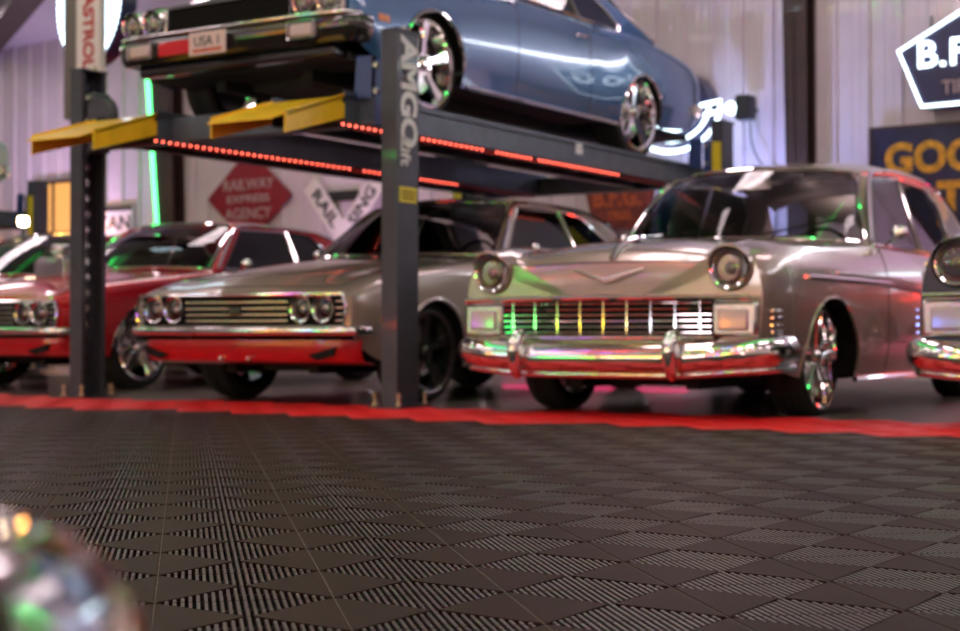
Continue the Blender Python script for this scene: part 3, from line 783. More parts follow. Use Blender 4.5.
        t = MB(); t.tube([(.46, s * .905, .185), (2.54, s * .905, .185)], .016, 6); t.build('sill_trim', M['chrome'], root)
    for s in (.38, -.28): wp = MB(); wp.tube([(.52, s, 1.01), (.66, s - .2, 1.06), (.74, s - .42, 1.10)], .006, 5); wp.build('wiper', M['black'], root)
    p = smooth_path([(4.42, 0, .42), (4.40, .5, .42), (4.32, .85, .42), (4.1, .96, .42)], 5)
    mb = MB(); mb.sweep([(q.x, -q.y, q.z) for q in p[::-1]][:-1] + [tuple(q) for q in p], ellipse_prof(.05, .08)); mb.build('rear_bumper', M['chrome'], root)
    return root

CR = PI / 2 - math.radians(32.3)
bel = fifties_car('classic_car', (1.11, 8.73, -.014), CR, M['silver'], M['silver2'], 'champagne silver fifties hardtop with chrome grille and chevron, parked beside the lift')
bel.scale = (1, .965, 1)
blk = fifties_car('classic_car', (3.24, 7.40, -.014), CR, M['blackpaint'], M['blackpaint'], 'dark classic car at the photo edge showing one headlight and bumper end')
chv = mid_car('muscle_car', (-1.02, 10.2, -.014), CR, M['silver2'], M['darkred'], 'pewter grey sixties coupe with red lower valance, parked under the raised blue car', wheel='black')
chv.scale = (1, .93, 1)
rda = mid_car('muscle_car', (-3.41, 12.63, -.014), CR, M['red'], M['red'], 'red sixties coupe half hidden behind the open channel lift post')
rdb = mid_car('muscle_car', (-5.1, 14.3, -.014), CR, M['red'], M['red'], 'red coupe whose windshield shows above the bonnet of another red car')
# supercharger standing through the bonnet of the nearer red car
b = MB(); b.box(-.12, .38, .02 - .17, .02 + .17, .86, 1.02); b.box(-.10, .36, -.13, .17, 1.02, 1.05)
for k in range(5): b.box(-.12, .38, -.155, -.148 + .33 * 0 + .0, .88 + .028 * k, .89 + .028 * k)
sup = b.build('supercharger', M['chrome'], rda, bevel=.012)
for x in (.02, .24):
    c = MB(); c.lathe([(.001, .11), (.085, .11), (.095, .09), (.095, .05), (.06, .03), (.06, 0)], c=(x, .02, 1.05), axis='z', seg=24); c.build('air_filter', M['chromedull'], sup)

# ------------------------------------------------------------------ four post lift
LU, LV = axes(32.5)
P0 = Vector((-.463, 8.97, 0)); SPAN = 2.555; LEN = 4.6; DZ = 1.80
def bulbs(name, parent, p0, p1, n, mat, r=.010, skip=()):
    p0, p1 = Vector(p0), Vector(p1); mb = MB()
    for k in range(n + 1):
        t = k / (n - 1)
        if k == n or any(a <= t <= b_ for a, b_ in skip):
            if mb.v: mb.build(name, mat, parent); mb = MB()
            continue
        mb.sphere(p0.lerp(p1, t), r, 8, 6)
def make_lift(loc, label, near=True):
    root = empty('car_lift', loc, -math.radians(32.5), label, 'car lift')
    for (u, v, s) in ((0, 0, 1), (-SPAN, 0, -1), (0, LEN, 1), (-SPAN, LEN, -1)):
        # channel: web on the outer side, flanges front and back, lips inward
        H = 2.165; a, w, t = .055, .108, .008
        sec = [(a, -w), (a, w), (-a, w), (-a, w - .035), (-a + t, w - .035), (-a + t, w - t), (a - t, w - t), (a - t, -w + t), (-a + t, -w + t), (-a + t, -w + .035), (-a, -w + .035), (-a, -w)]
        mb = MB(); pts = [(u + s * x, v + y) for x, y in sec]
        if s < 0: pts = pts[::-1]
        mb.hull([(x, y, .012) for x, y in pts], [(x, y, H) for x, y in pts])
        post = mb.build('post', M['post'], root, smooth=False, bevel=.003)
        cp = MB(); cp.box(u - .065, u + .065, v - .115, v + .115, H, H + .012); cp.build('post_cap', M['post'], post)
        bp = MB(); bp.box(u - .11, u + .11, v - .16, v + .16, 0, .012); base = bp.build('base_plate', M['post'], root)
        for x, y in ((-.085, -.13), (.085, -.13), (-.085, .13), (.085, .13)):
            b = MB(); b.tube([(u + x, v + y, .01), (u + x, v + y, .075)], .009, 8); b.lathe([(.001, .03), (.017, .03), (.017, .012), (.001, .012)], c=(u + x, v + y, .0), axis='z', seg=6)
            b.lathe([(.001, .085), (.012, .083), (.013, .06), (.010, .055)], c=(u + x, v + y, 0), axis='z', seg=10)
            b.build('anchor_bolt', M['brass'], base)
        # safety ladder inside the channel
        ld = MB(); ld.box(u + s * .035 - .004, u + s * .035 + .004, v - .03, v + .03, .1, H - .05)
        for k in range(19): ld.box(u + s * .02 - .012, u + s * .02 + .012, v - .032, v + .032, .15 + .105 * k, .19 + .105 * k)
        ld.build('lock_ladder', M['chromedull'], post)
        cb = MB(); cb.tube([(u - s * .02, v - .07, .1), (u - s * .02, v - .07, H - .02)], .006, 6); cb.build('lift_cable', M['steel'], post)
        tr = MB(); tr.tube([(u - s * .01, v + .05, H + .01), (u - s * .01, v + .05, H + .05)], .012, 8); tr.build('cable_stud', M['steel'], post)
        st = MB(); x = u + s * (a + .001)
        st.box(min(x, x + s * .002), max(x, x + s * .002), v - .085, v + .085, 1.18, 1.27) if v == 0 else st.box(u - .04, u + .04, v - .112, v - .109, 1.55, 2.0)
        sk = st.build('caution_sticker', M['stickeryellow'], post)
        if v == 0 and s > 0:
            for k in range(3):
                ln = MB(); ln.box(x + .002, x + .0026, v - .065, v + .065, 1.20 + .02 * k, 1.208 + .02 * k); ln.build('printed_line', M['black'], sk)
            text('AMGO', .215, M['white'], post, (x + .002, v - .0, 1.815), rot=(PI / 2, PI / 2, PI / 2), ext=.001, bold=.008, sx=1.0, sp=.97)
            text('Lift', .13, M['white'], post, (x + .002, v - .03, 1.475), rot=(PI / 2, PI / 2, PI / 2), ext=.001, bold=.003)
    # cross beams
    for v in (0.0, LEN):
        mb = MB(); mb.box(-SPAN + .06, -.06, v - .06, v + .06, DZ - .16, DZ - .005); cb = mb.build('cross_beam', M['deck'], root, bevel=.006)
        for u, s in ((-.10, 1), (-SPAN + .10, -1)):
            c = MB(); c.box(u - .04, u + .04, v - .075, v + .075, DZ - .18, DZ + .22); c.build('carriage', M['blueplate'] if s > 0 else M['post'], root, bevel=.02)
            for z in (DZ + .18, DZ + .03):
                k = MB(); k.lathe([(.001, v - .095), (.016, v - .095), (.018, v - .075)], c=(u - .01, 0, z), seg=10); k.build('carriage_bolt', M['steel'], root)
        c = MB(); u = -SPAN + .20
        c.lathe([(.001, v - .10), (.105, v - .10), (.12, v - .085), (.10, v - .06), (.12, v - .035), (.105, v - .02)], c=(u, 0, DZ + .06), seg=28); c.build('pulley', M['post'], root)
        c = MB(); u = -.20
        c.hull([(u - .07, v - .09, DZ - .01), (u + .06, v - .09, DZ - .01), (u + .06, v - .08, DZ - .01), (u - .07, v - .08, DZ - .01)], [(u - .05, v - .09, DZ + .24), (u + .06, v - .09, DZ + .24), (u + .06, v - .08, DZ + .24), (u - .05, v - .08, DZ + .24)]); c.build('end_plate', M['blueplate'], root, bevel=.01)
    # runways with a folded edge; ramps; leds
    for i, (ua, ub) in enumerate(((-.80, -.25), (-2.28, -1.73))):
        mb = MB(); mb.box(ua, ub, -.2, LEN + .1, DZ - .012, DZ)
        mb.box(ua, ua + .012, -.2, LEN + .1, DZ - .14, DZ + .03); mb.box(ub - .012, ub, -.2, LEN + .1, DZ - .14, DZ + .03)
        mb.box(ua, ua + .07, -.2, LEN + .1, DZ - .148, DZ - .14); mb.box(ub - .07, ub, -.2, LEN + .1, DZ - .148, DZ - .14)
        for k in range(9): mb.box(ua + .012, ub - .012, .2 + .5 * k, .24 + .5 * k, DZ - .12, DZ - .012)
        rw = mb.build('runway', M['deck'], root)
        st = MB(); st.box(ub, ub + .002, 2.55, 2.65, DZ - .07, DZ + .01); st.build('maker_sticker', M['white'], rw)
        rail = MB(); rail.box(ub - .10, ub - .075, 0, LEN, DZ - .172, DZ - .148); rail.build('led_rail', M['e_rail'], rw)
        skip = [(.14, .225), (.44, .475), (.62, .64)] if i == 0 else [(.60, .625), (.80, .84)]
        bulbs('led_string', rw, (ub - .02, -.19, DZ - .163), (ub - .02, 3.25, DZ - .163), 56, M['e_redcore'], .0072, skip)
        # sloping approach ramp
        ya, yb, za, zb = -.2, -.72, DZ, DZ - .16
        r = MB()
        r.hull([(ua, ya, za - .012), (ub, ya, za - .012), (ub, yb, zb - .012), (ua, yb, zb - .012)], [(ua, ya, za), (ub, ya, za), (ub, yb, zb), (ua, yb, zb)])
        rp = r.build('approach_ramp', M['yellow'], root)
        for u in (ua, ub - .012):
            f = MB(); f.hull([(u, ya, za - .13), (u, ya, za + .012), (u, yb - .01, zb + .012), (u, yb - .01, zb - .11)], [(u + .012, ya, za - .13), (u + .012, ya, za + .012), (u + .012, yb - .01, zb + .012), (u + .012, yb - .01, zb - .11)])
            f.build('ramp_side', M['yellow'], rp)
        f = MB(); f.hull([(ua + .02, yb, zb - .01), (ub - .02, yb, zb - .01), (ub - .04, yb - .08, zb - .04), (ua + .04, yb - .08, zb - .04)], [(ua + .02, yb, zb + .002), (ub - .02, yb, zb + .002), (ub - .04, yb - .08, zb - .03), (ua + .04, yb - .08, zb - .03)]); f.build('ramp_lip', M['yellow'], rp)
        h = MB(); h.tube([(ua, ya - .01, za - .03), (ub, ya - .01, za - .03)], .016, 8); h.build('ramp_hinge', M['post'], rp)
    # cables and cylinder below the decks
    c = MB()
    for u in (-.45, -.55, -2.0): c.tube([(u, .1, DZ - .10), (u, LEN - .1, DZ - .10)], .007, 6)
    c.build('lift_cable', M['steel'], root)
    c = MB(); c.tube([(-.5, 1.2, DZ - .08), (-.5, 3.0, DZ - .08)], .045, 12); c.build('hydraulic_cylinder', M['post'], root)
    return root
M['e_rail'] = pbsdf('red_rail', (.3, .01, .01), .4, .2)
lift = make_lift(P0, 'charcoal four post car lift with yellow ramps holding up the blue coupe')
L2 = Vector((-5.14, 18.0, 0)) - LV * LEN
lift2 = copy_tree(lift); lift2.location = L2; lift2['label'] = 'dark car lift near the far wall behind the red cars, yellow sticker on its post'
def lift_at(o, u, v, z=0): return o + LU * u + LV * v + Vector((0, 0, z))
LR = PI / 2 - math.radians(32.8)
blue = mid_car('muscle_car', lift_at(P0, -1.235, .785, DZ + .004), LR, M['blue'], M['blue'], 'steel blue coupe raised on the car lift, licence plate on its front bumper', front='70')
mint = copy_tree(rdb); mint.location = lift_at(L2, -1.22, .35, DZ)
mint['label'] = 'pale green car raised high by the far wall, only its tail in view'
for c in children(mint):
    if c.type == 'MESH' and c.data.materials and c.data.materials[0] == M['red']:
        c.data = c.data.copy(); c.data.materials[0] = M['mint']
# near car whose bumper tip is in the corner of the view
near = copy_tree(blk); near.location = (-1.190, -.13, -.0); near.rotation_euler = (0, 0, -PI / 2)
near['label'] = 'blurred chrome bumper end of a car beside the camera, full of coloured glints'
for c in children(near):
    if c.name.split('.')[0] in ('bumper', 'bumper_lower_bar', 'bumper_guard'): c.location.z = -.062; c.scale = (1, 1.08, 1)

# ------------------------------------------------------------------ signs on the back wall
def wallthing(name, px, py, off, label, cat, group=None):
    return empty(name, on_wall(px, py, off), WROT, label, cat, group)
def wm(px, w, off=0.0):
    r = (px - 480) / FPX; Z = on_wall(px, 300, off).y
    return w * Z / (FPX * (math.cos(math.radians(36)) + r * math.sin(math.radians(36))))
def hm(px, h, off=0.0): return h * on_wall(px, 300, off).y / FPX
def plate(pts, y0, y1): mb = MB(); return mb.prism(pts, y0, y1)
# red diamond
r = wallthing('diamond_sign', 249, 197, .06, 'red diamond shaped enamel sign with pale railway agency lettering', 'sign')
a, h = wm(249, 41), hm(249, 46)
plate([(-a, 0), (-a * .93, h * .09), (-a * .1, h * .93), (0, h), (a * .1, h * .93), (a * .93, h * .09), (a, 0), (a * .93, -h * .09), (a * .1, -h * .93), (0, -h), (-a * .1, -h * .93), (-a * .93, -h * .09)], -.02, .02).build('board', M['signred'], r)
for t, z, s, fw in (('RAILWAY', 12, .19, 50), ('EXPRESS', -2, .13, 42), ('AGENCY', -17, .19, 46)): text(t, s, M['signwhite'], r, (0, -.024, hm(249, z)), bold=.002, fit=wm(249, fw))
# railway crossing arms
r = wallthing('crossing_sign', 345, 238, .08, 'white railway crossing sign with two crossed arms and black letters', 'sign')
for ang, words, off in ((50, ('RAIL', 'ROAD'), 0), (-50, ('CROS', 'SING'), .035)):
    L, w = .86, .125
    mb = MB(); Mx = Matrix.Rotation(math.radians(ang), 4, 'Y'); mb.box(-L, L, -.01 - off, .01 - off, -w, w, Mx); arm = mb.build('arm', M['signwhite2'], r)
    for word, q in zip(words, (-.47, .47)):
        text(word, .20, M['signblack'], arm, (q * math.cos(math.radians(ang)), -.013 - off, -q * math.sin(math.radians(ang))), rot=(PI / 2, math.radians(ang), 0), bold=.004, fit=.52)
r = tag(plate([(-.30, -.06), (.30, -.06), (.30, .06), (-.30, .06)], -.015, .015).build('nameplate_sign', M['signblack'], None), 'narrow dark green nameplate on the wall above the crossed arms', 'sign')
r.location = on_wall(338, 196, .05); r.rotation_euler = (0, 0, WROT)
r = wallthing('station_sign', 103, 223, .05, 'white station sign with black border and letters TAN showing', 'sign')
w_, h_ = wm(103, 29), hm(103, 14)
plate([(-w_, -h_), (w_, -h_), (w_, h_), (-w_, h_)], -.015, .015).build('board', M['signwhite2'], r)
for z in (h_, -h_):
    mb = MB(); mb.box(-w_, w_, -.022, -.012, z - .04, z + .02); mb.build('border', M['signblack'], r)
text('TAN', .26, M['signblack'], r, (wm(103, 12), -.018, -.02), bold=.004, fit=wm(103, 32))
# weathered tyre sign
r = wallthing('tyre_sign', 620, 200, .06, 'weathered red brown sign with faded orange initials behind the silver hardtop', 'sign')
a, h = wm(620, 34), hm(620, 29)
plate([(-a, .1), (-a, .16), (-a * .55, h), (a * .55, h), (a, .16), (a, .1), (a * .8, -h * .7), (a * .5, -h), (-a * .5, -h), (-a * .8, -h * .7)], -.02, .02).build('board', M['rustred'], r)
text('B.F.G.', .26, M['rustorange'], r, (-.02, -.024, hm(620, 2)), bold=.010, fit=wm(620, 48), sp=1.05)
text('TIRES', .12, M['rustorange'], r, (0, -.024, -hm(620, 16)), bold=.004)
# neon pentagon
r = wallthing('neon_sign', 966, 64, .22, 'glowing neon tyre sign with five sided white outline above the navy board', 'sign')
poly = [(-.60, .17), (-.02, .47), (.02, .47), (.60, .17), (.38, -.36), (-.38, -.36)]
plate(poly, -.05, .12).build('housing', M['navy'], r)
mb = MB(); mb.tube([(x * .96, -.075, z * .96) for x, z in poly], .017, 8, closed=True); mb.build('neon_outline', M['e_white'], r)
text('B.F.G.', .34, M['e_white'], r, (.03, -.07, .10), bold=.002, ext=.012, fit=.86, sp=1.05)
text('TIRES', .17, M['signwhite'], r, (.0, -.07, -.20), bold=.002, sx=.9)
for x in (-.3, .3):
    b = MB(); b.tube([(x, .12, .2), (x, .22, .2)], .012, 6); b.tube([(x, .0, .32), (x, .0, .46)], .01, 6); b.build('bracket', M['signblack'], r)
# navy board
r = wallthing('tyre_board', 998, 178, .08, 'navy blue enamel board with worn yellow tyre lettering', 'sign')
a, h = wm(998, 133), hm(998, 60)
plate([(-a, -h), (a, -h), (a, h), (-a, h)], -.02, .02).build('board', M['navy'], r)
mb = MB()
for q in ((-a, -h, -a + .03, h), (a - .03, -h, a, h), (-a, h - .025, a, h), (-a, -h, a, -h + .025)): mb.box(q[0], q[2], -.03, -.015, q[1], q[3])
mb.build('frame', M['brown'], r)
text('GOODYEAR', .375, M['signyellow'], r, (0, -.024, hm(998, 24)), bold=.016, sp=1.02, sx=.97)
text('TIRES', .40, M['signyellow'], r, (0.02, -.024, -hm(998, 19)), bold=.018, sp=1.15)
# vertical banner and round lightbox hung from the roof in front of the wall
r = wallthing('banner_sign', 90, 0, 4.25, 'pinkish white vertical sign with red letters reading downwards', 'sign')
w_ = wm(90, 12, 4.25); hb, ht = hm(90, -90, 4.25), 5.12 - r.location.z
plate([(-w_, hb), (w_, hb), (w_, ht), (-w_, ht)], -.03, .03).build('board', M['pinkwhite'], r)
text('CASTROL', .20, M['darkred'], r, (0, -.034, -.22), rot=(PI / 2, PI / 2, 0), bold=.003, sp=.95)
xa, xb = -wm(90, 24, 4.25), -w_
mb = MB(); mb.box(xa, xb, -.04, .10, hm(90, -117, 4.25), ht); mb.build('side_frame', M['duct'], r, bevel=.01)
def ring(name, parent, r_, t, mat, y=0, n=48, sx=1.0):
    mb = MB(); mb.tube([(r_ * math.cos(2 * PI * k / n) * sx, y, r_ * math.sin(2 * PI * k / n)) for k in range(n)], t, 8, closed=True); return mb.build(name, mat, parent)
r = wallthing('round_light_sign', 95, 0, 3.85, 'large round sign glowing bluish white behind the vertical banner', 'sign')
r.rotation_euler.z = WROT - math.radians(12)
R_ = hm(95, 65, 3.85)
mb = MB(); mb.lathe([(.001, -.06), (R_, -.06), (R_, .10), (.001, .10)], seg=48); mb.build('housing', M['navy'], r)
mb = MB(); mb.lathe([(.001, -.066), (R_ * .97, -.066)], seg=48); mb.build('light_face', M['e_face'], r)
mb = MB()
for k in range(60):
    t = 2 * PI * k / 60; mb.sphere((R_ * .95 * math.cos(t), -.08, R_ * .95 * math.sin(t)), .026, 8, 6)
mb.build('bulb_ring', M['e_ring'], r)
mb = MB(); mb.tube([(0, .05, R_ * .98), (0, .05, 5.05 - r.location.z)], .015, 6); mb.build('hanger', M['signblack'], r)
r = wallthing('arc_light_sign', 676, 108, .25, 'bright white neon sign of curved tubes under the tail of the blue car', 'sign')
R_ = hm(676, 46)
mb = MB(); mb.lathe([(.001, -.02), (R_ * .8, -.02), (R_ * .8, .2), (.001, .2)], seg=48); mb.build('housing', M['navy'], r)
for f, t, a0, a1 in ((.94, .02, -150, -2), (.72, .018, -150, -5), (.5, .016, -140, -20)):
    mb = MB(); mb.tube([(R_ * 1.2 * f * math.cos(math.radians(a0 + (a1 - a0) * k / 24)), -.06, R_ * f * math.sin(math.radians(a0 + (a1 - a0) * k / 24))) for k in range(25)], t, 8); mb.build('neon_arc', M['e_ring'], r)
for z in (-.02, -.12): 
    mb = MB(); mb.tube([(-R_ * .7, -.07, z - .06), (R_ * 1.15, -.07, z + .04)], .018, 8); mb.build('neon_bar', M['e_ring'], r)
# flood lamp on the wall
r = wallthing('flood_lamp', 741, 108, .25, 'small floodlight with dark housing on the wall right of the neon ring', 'lamp')
mb = MB(); mb.box(-.03, .12, -.08, .10, -.12, .12); mb.build('lamp_housing', M['signblack'], r, bevel=.02)
mb = MB(); mb.sphere((-.07, -.06, 0), .062, 14, 10); mb.build('bulb', M['e_ring'], r)
mb = MB(); mb.tube([(.05, .1, 0), (.05, .24, 0)], .02, 6); mb.tube(smooth_path([(.05, .1, -.12), (.08, .12, -.4), (.3, .15, -.8), (.25, .2, -1.3)], 5), .008, 5); mb.build('cable', M['signblack'], r)
# a hanging violet line lamp against the wall and pipes
# ------------------------------------------------------------------ columns
def column(name, top, bot, off, lab, web):
    """top/bot: (left px, right px) of the face at y=-150 and y=380"""
    def P(px, py, o): return on_wall(px, py, o)
    zt = EAVE + .05
    def corner(pxt, pxb, o):
        a, b = P(pxt, 0, o), P(pxb, 380, o); a = a.copy(); b = b.copy(); a.z = zt + o * .1; b.z = -.014; return a, b
    mb = MB()
    (a1, b1), (a2, b2) = corner(top[0], bot[0], off), corner(top[1], bot[1], off)
    dv = WV * .02
    mb.hull([b1, b2, b2 + dv, b1 + dv], [a1, a2, a2 + dv, a1 + dv])
    mid = lambda p, q, t: p.lerp(q, t)
    m1, m2 = mid(a1, a2, .42), mid(b1, b2, .42); wv = WV * (off - .03); uu = WU * .02
    mb.hull([m2, m2 + uu, m2 + uu + wv, m2 + wv], [m1, m1 + uu, m1 + uu + wv, m1 + wv])
    back = WV * (off - .03)
    mb.hull([b1 + back + WU * .0, b2 + back, b2 + back + dv, b1 + back + dv], [a1 + back, a2 + back, a2 + back + dv, a1 + back + dv])
    # side plate with depth so that it reads as a solid leg from the side
    mb.hull([b1, b1 + uu, b1 + uu + back, b1 + back], [a1, a1 + uu, a1 + uu + back, a1 + back])
    return tag(mb.build(name, M['brown'], None, smooth=False), lab, 'column'), (a1, b1)
c1, (la, lb) = column('steel_column', (146, 168), (166, 176), .22, 'dark brown steel column edged by the green light strip', .5)
c2, _ = column('steel_column', (781, 806), (790, 808), .22, 'dark brown steel column between the silver hardtop and the lift', .5)
# green led tube along the column edge
g = MB(); pa = on_wall(146.5, 66, .215); pb = on_wall(158, 236, .215)
g.tube([pa, pb], .030, 10); gt = g.build('led_tube', M['e_green'], None); tag(gt, 'bright green light tube running up the dark brown column', 'light strip')
g = MB(); off_ = WU * .03 + WV * .035; g.tube([pa + off_, pb + off_], .02, 6); g.build('led_channel', M['steel'], gt)
# dark roof beam crossing the top left of the view
def on_ceiling(px, py):
    q = Vector(((px - 480) / FPX, 1, (HORIZON - py) / FPX)); k = (EAVE + WALL_D * .16 - CAMH) / (q.z + .16 * q.dot(WV)); return Vector((0, 0, CAMH)) + q * k
A_, B_2 = on_ceiling(30, 0), on_ceiling(0, 36); dr = (B_2 - A_).normalized(); sd = Vector((-dr.y, dr.x, 0)).normalized()
if sd.x > 0: sd = -sd
A_, B_2 = A_ - dr * 2.5, B_2 + dr * 1.5; sd = sd * .35
mb = MB(); mb.hull([p + Vector((0, 0, -.2)) for p in (A_, B_2, B_2 + sd, A_ + sd)], [p + Vector((0, 0, .05)) for p in (A_, B_2, B_2 + sd, A_ + sd)])
struct(mb, 'trim_1', M['brown'])
# warm window
wx, wy = wm(54, 19), hm(54, 26)
win = wallthing('window_1', 54, 208, .03, None, None); win['kind'] = 'structure'
mb = MB(); mb.box(-wx, wx, -.01, .01, -wy, wy); mb.build('pane', M['e_warm'], win)
mb = MB()
for x in (-wx, 0, wx): mb.box(x - .02, x + .02, -.03, .02, -wy, wy)
for z in (-wy, wy): mb.box(-wx, wx, -.03, .02, z - .025, z + .025)
mb.build('window_frame', M['brown'], win)
r = empty('beacon_lamp', at(23, 222, 16.6), 0, 'small warm white lamp standing behind the roof of the farther red car', 'lamp')
zl = r.location.z
mb = MB(); mb.lathe([(.001, .06), (.05, .055), (.06, 0), (.05, -.04), (.001, -.05)], axis='z', seg=16); mb.build('bulb', M['e_lamp'], r)
mb = MB(); mb.tube([(0, 0, -.05), (0, 0, -zl + .02)], .02, 8); mb.lathe([(.001, -zl + .03), (.18, -zl + .02), (.18, -zl - .01)], axis='z', seg=20); mb.build('lamp_stand', M['signblack'], r)

# ------------------------------------------------------------------ lights
def area(loc, rot, sx, sy, col, power, name='lamp_light'):
    l = bpy.data.lights.new(name, 'AREA'); l.shape = 'RECTANGLE'; l.size = sx; l.size_y = sy; l.color = col; l.energy = power
    o = bpy.data.objects.new(name, l); COL.objects.link(o); o.location = loc; o.rotation_euler = rot; return o
FIX = []
tilt = math.atan(.16)
for u in (-17, -11.5, -6, -.5, 4.5):
    for d in (-4.5, -.5, 3.5, 7.5, 11.2):
        FIX.append((u, d))
proto = None
for (u, d) in FIX:
    p = room(u, d, slopez(d) - .10)
    if proto is None:
        proto = empty('ceiling_light', p, WROT, 'long white ceiling light', 'ceiling light', 'ceiling lights')
        mb = MB(); mb.box(-.31, .31, -1.22, 1.22, .0, .06); mb.build('fixture', M['white'], proto, bevel=.01)
        mb = MB()
        for x in (-.2, 0, .2): mb.tube([(x, -1.17, -.02), (x, 1.17, -.02)], .022, 8)
        mb.build('tube', M['e_tube'], proto); o = proto
    else: o = copy_tree(proto)
    o.location = p; o.rotation_euler = (-tilt, 0, WROT)
    col = (1, .79, .83)
    area(p + Vector((0, 0, -.06)), (-tilt, 0, WROT), .6, 2.3, col, POW)
# unseen tubes added for coloured reflections and glow
def added_tube_light(p0, p1, mat, label, r=.03):
    mb = MB(); mb.tube([p0, p1], r, 8); return tag(mb.build('added_tube', mat, None), label, 'light strip')
cols = [('e_yellow', 'yellow'), ('e_green', 'green'), ('e_red', 'red'), ('e_white', 'white'), ('e_blue', 'blue'), ('e_magenta', 'magenta')]
added_tube_light(room(-4.45, WALL_D - .15, 3.3), room(2.5, WALL_D - .15, 3.3), M['e_tubewhite'], 'long white tube added on the back wall for a streak on the blue car', .05)  # added to lay a white streak along the blue car
for u, d, m, nm in ((-3.4, WALL_D - .2, 'e_magenta', 'magenta'), (-9.5, WALL_D - .2, 'e_magenta', 'magenta')):  # strips added for the pink glow on the floor under the cars
    added_tube_light(room(u, d, .12), room(u + 2.2, d, .12), M[m], 'added magenta strip glowing low on the wall behind the ' + ('silver hardtop' if u > -5 else 'red cars'), .02)
# unseen glowing boxes added behind the camera to colour the chrome
bm_ = {}
for nm, c in (('green', (.12, 1, .1)), ('yellow', (1, .62, .03)), ('red', (1, .04, .02)), ('cyan', (.5, .95, 1)), ('violet', (.5, .2, 1)), ('orange', (1, .3, .02)), ('white', (1, .92, .95))): bm_[nm] = emit('lit_' + nm, c, 14)
for k, (u, z, w2, h2, nm) in enumerate(((-15.5, 1.5, .7, .22, 'orange'), (-13.2, 2.6, .9, .2, 'cyan'), (-11.0, 1.4, .8, .2, 'green'), (-9.2, 2.7, .7, .25, 'yellow'), (-7.4, 1.3, .7, .2, 'white'), (-5.6, 2.4, .9, .2, 'red'),
                                   (-3.6, 1.3, .6, .2, 'violet'), (-1.9, 2.6, .8, .22, 'lime'), (-.2, 1.5, .8, .22, 'amber'), (1.8, 2.5, .8, .22, 'scarlet'), (4.0, 1.5, .9, .22, 'ivory'))):
    mt = {'lime': 'green', 'amber': 'yellow', 'scarlet': 'red', 'ivory': 'white'}.get(nm, nm)
    o = empty('added_light_box', room(u, DF + .12, z), WROT + PI, f'{nm} glowing box added behind the camera for coloured glints in chrome', 'sign')
    mb = MB(); mb.box(-w2 - .04, w2 + .04, -.02, .10, -h2 - .04, h2 + .04); mb.build('housing', M['signblack'], o, bevel=.01)
    mb = MB(); mb.box(-w2, w2, -.035, -.02, -h2, h2); mb.build('light_face', bm_[mt], o)
l = bpy.data.lights.new('window_glow', 'POINT'); l.energy = 25; l.color = (1, .42, .1); l.shadow_soft_size = .15  # added point light, spreads the window's warm glow over the wall
o = bpy.data.objects.new('window_glow', l); COL.objects.link(o); o.location = on_wall(58, 226, .45)
# added unseen strips whose running colours glint in the chrome
def rainbow(name, stops, st):
    m = bpy.data.materials.new(name); m.use_nodes = True; nt = m.node_tree; b = nt.nodes['Principled BSDF']
    tc = nt.nodes.new('ShaderNodeTexCoord'); sp = nt.nodes.new('ShaderNodeSeparateXYZ'); cr = nt.nodes.new('ShaderNodeValToRGB')
    nt.links.new(tc.outputs['Generated'], sp.inputs[0]); nt.links.new(sp.outputs[0], cr.inputs[0])
    el = cr.color_ramp.elements
    for k, c in enumerate(stops):
        e = el[k] if k < 2 else el.new(.5)
        e.color = (*c, 1)
    for k, e in enumerate(el): e.position = k / (len(stops) - 1)
    cr.color_ramp.interpolation = 'CONSTANT'
    b.inputs['Base Color'].default_value = (.02, .02, .02, 1)
    nt.links.new(cr.outputs[0], b.inputs['Emission Color']); b.inputs['Emission Strength'].default_value = st
    return m
G_, Y_, O_, R__, W_, B_, P_ = (.1, 1, .12), (1, .75, .05), (1, .3, .02), (1, .03, .02), (.8, .9, 1), (.1, .25, 1), (.6, .1, 1)
rb1 = rainbow('added_glints_a', [G_, Y_, O_, R__, P_, G_, Y_, W_, O_, R__, B_, G_, Y_, O_, W_, P_, G_, Y_, O_, R__], 26)
rb2 = rainbow('added_glints_b', [W_, O_, Y_, G_, B_, P_, R__, O_, Y_, G_, W_, B_, R__, Y_, G_, O_, P_, W_, G_, Y_], 26)
for u0, u1, d, z, m, lab in ((-17, 5.5, DF + .12, .55, rb1, 'unseen multicoloured strip added low behind the camera for chrome glints'), (-17, 5.5, DF + .12, 3.3, rb2, 'unseen multicoloured strip added high behind the camera for chrome glints'),
                             (-12, 5.0, -2.4, slopez(-2.4) - .25, rb1, 'unseen multicoloured strip added below the ceiling behind the camera for chrome glints'), (-12, 4.0, 2.0, slopez(2.0) - .25, rb2, 'unseen multicoloured strip added below the ceiling over the aisle for chrome glints')):
    mb = MB(); mb.tube([(0, .03, 0), (u1 - u0, .03, 0)], .012, 5)
    for k in range(int((u1 - u0) / .42)): mb.sphere((.2 + .42 * k, 0, 0), .065, 10, 8)
    o = mb.build('added_led_strip', m, None); o.location = room(u0, d, z); o.rotation_euler = (0, 0, WROT); tag(o, lab, 'light strip')
for u, nm in ((-15, 'far left'), (-8.5, 'middle'), (-2.2, 'right')):  # green tubes added to streak the windshields
    added_tube_light(room(u, 2.6, slopez(2.6) - .2), room(u, 10.5, slopez(10.5) - .2), M['e_greenhi'], 'green strip added under the roof for windshield streaks, ' + nm + ' of three', .04)
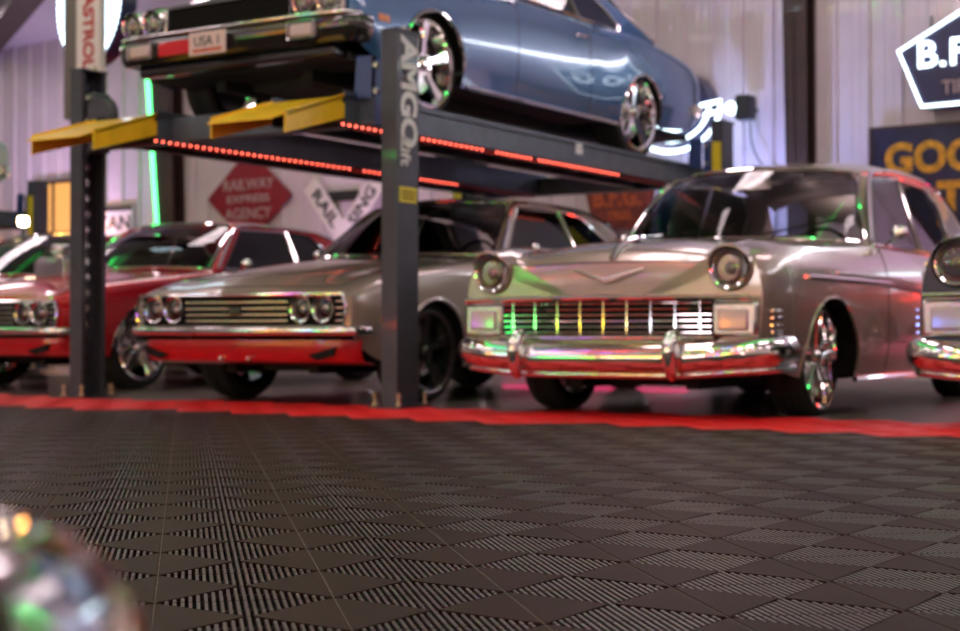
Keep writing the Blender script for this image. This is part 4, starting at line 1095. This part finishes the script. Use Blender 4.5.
for z, m, nm in ((1.45, 'e_white', 'white'), (.95, 'e_red', 'red')):  # tubes added to show as reflections in the door
    added_tube_light(room(-3.6, WALL_D - .2, z), room(-1.4, WALL_D - .2, z), M[m], f'{nm} tube added on the back wall to reflect in the hardtop door', .05)
# violet and blue spots without fixtures, added to tint the wall
for u, col, w in ((-6.6, (.35, .45, 1), 60), (-16.5, (.5, .45, 1), 70), (-11.5, (.9, .55, 1), 12), (-2.5, (.8, .45, 1), 30)):
    l = bpy.data.lights.new('wash_light', 'SPOT'); l.energy = w * 3; l.color = col; l.spot_size = 2.2; l.spot_blend = 1; l.shadow_soft_size = .1
    o = bpy.data.objects.new('wash_light', l); COL.objects.link(o); o.location = room(u, WALL_D - .9, 1.0)
    dirv = (room(u, WALL_D, 3.2) - o.location); o.rotation_euler = dirv.to_track_quat('-Z', 'Y').to_euler()

# ------------------------------------------------------------------ world, camera
w = bpy.data.worlds.new('World'); SC.world = w; w.use_nodes = True
w.node_tree.nodes['Background'].inputs[0].default_value = (.02, .02, .03, 1); w.node_tree.nodes['Background'].inputs[1].default_value = .3
cam = bpy.data.cameras.new('Camera'); co = bpy.data.objects.new('Camera', cam); COL.objects.link(co); SC.camera = co
cam.sensor_width = 36; cam.lens = FPX / 960 * 36; cam.clip_start = .02; cam.clip_end = 100
pitch = math.atan((HORIZON - 315.5) / FPX)
co.location = (0, 0, CAMH); co.rotation_euler = (PI / 2 + pitch, 0, 0)
cam.dof.use_dof = True; cam.dof.focus_distance = 3.0; cam.dof.aperture_fstop = (cam.lens / 1000) / .0125
SC.view_settings.view_transform = 'Standard'; SC.view_settings.look = 'None'; SC.view_settings.gamma = 1
SC.view_settings.use_curve_mapping = False
SC.view_settings.exposure = EXPO
SC.cycles.use_denoising = True
SC.cycles.max_bounces = 8; SC.cycles.diffuse_bounces = 3; SC.cycles.glossy_bounces = 4; SC.cycles.transparent_max_bounces = 12
SC.cycles.sample_clamp_indirect = 6
SC.cycles.caustics_reflective = False; SC.cycles.caustics_refractive = False
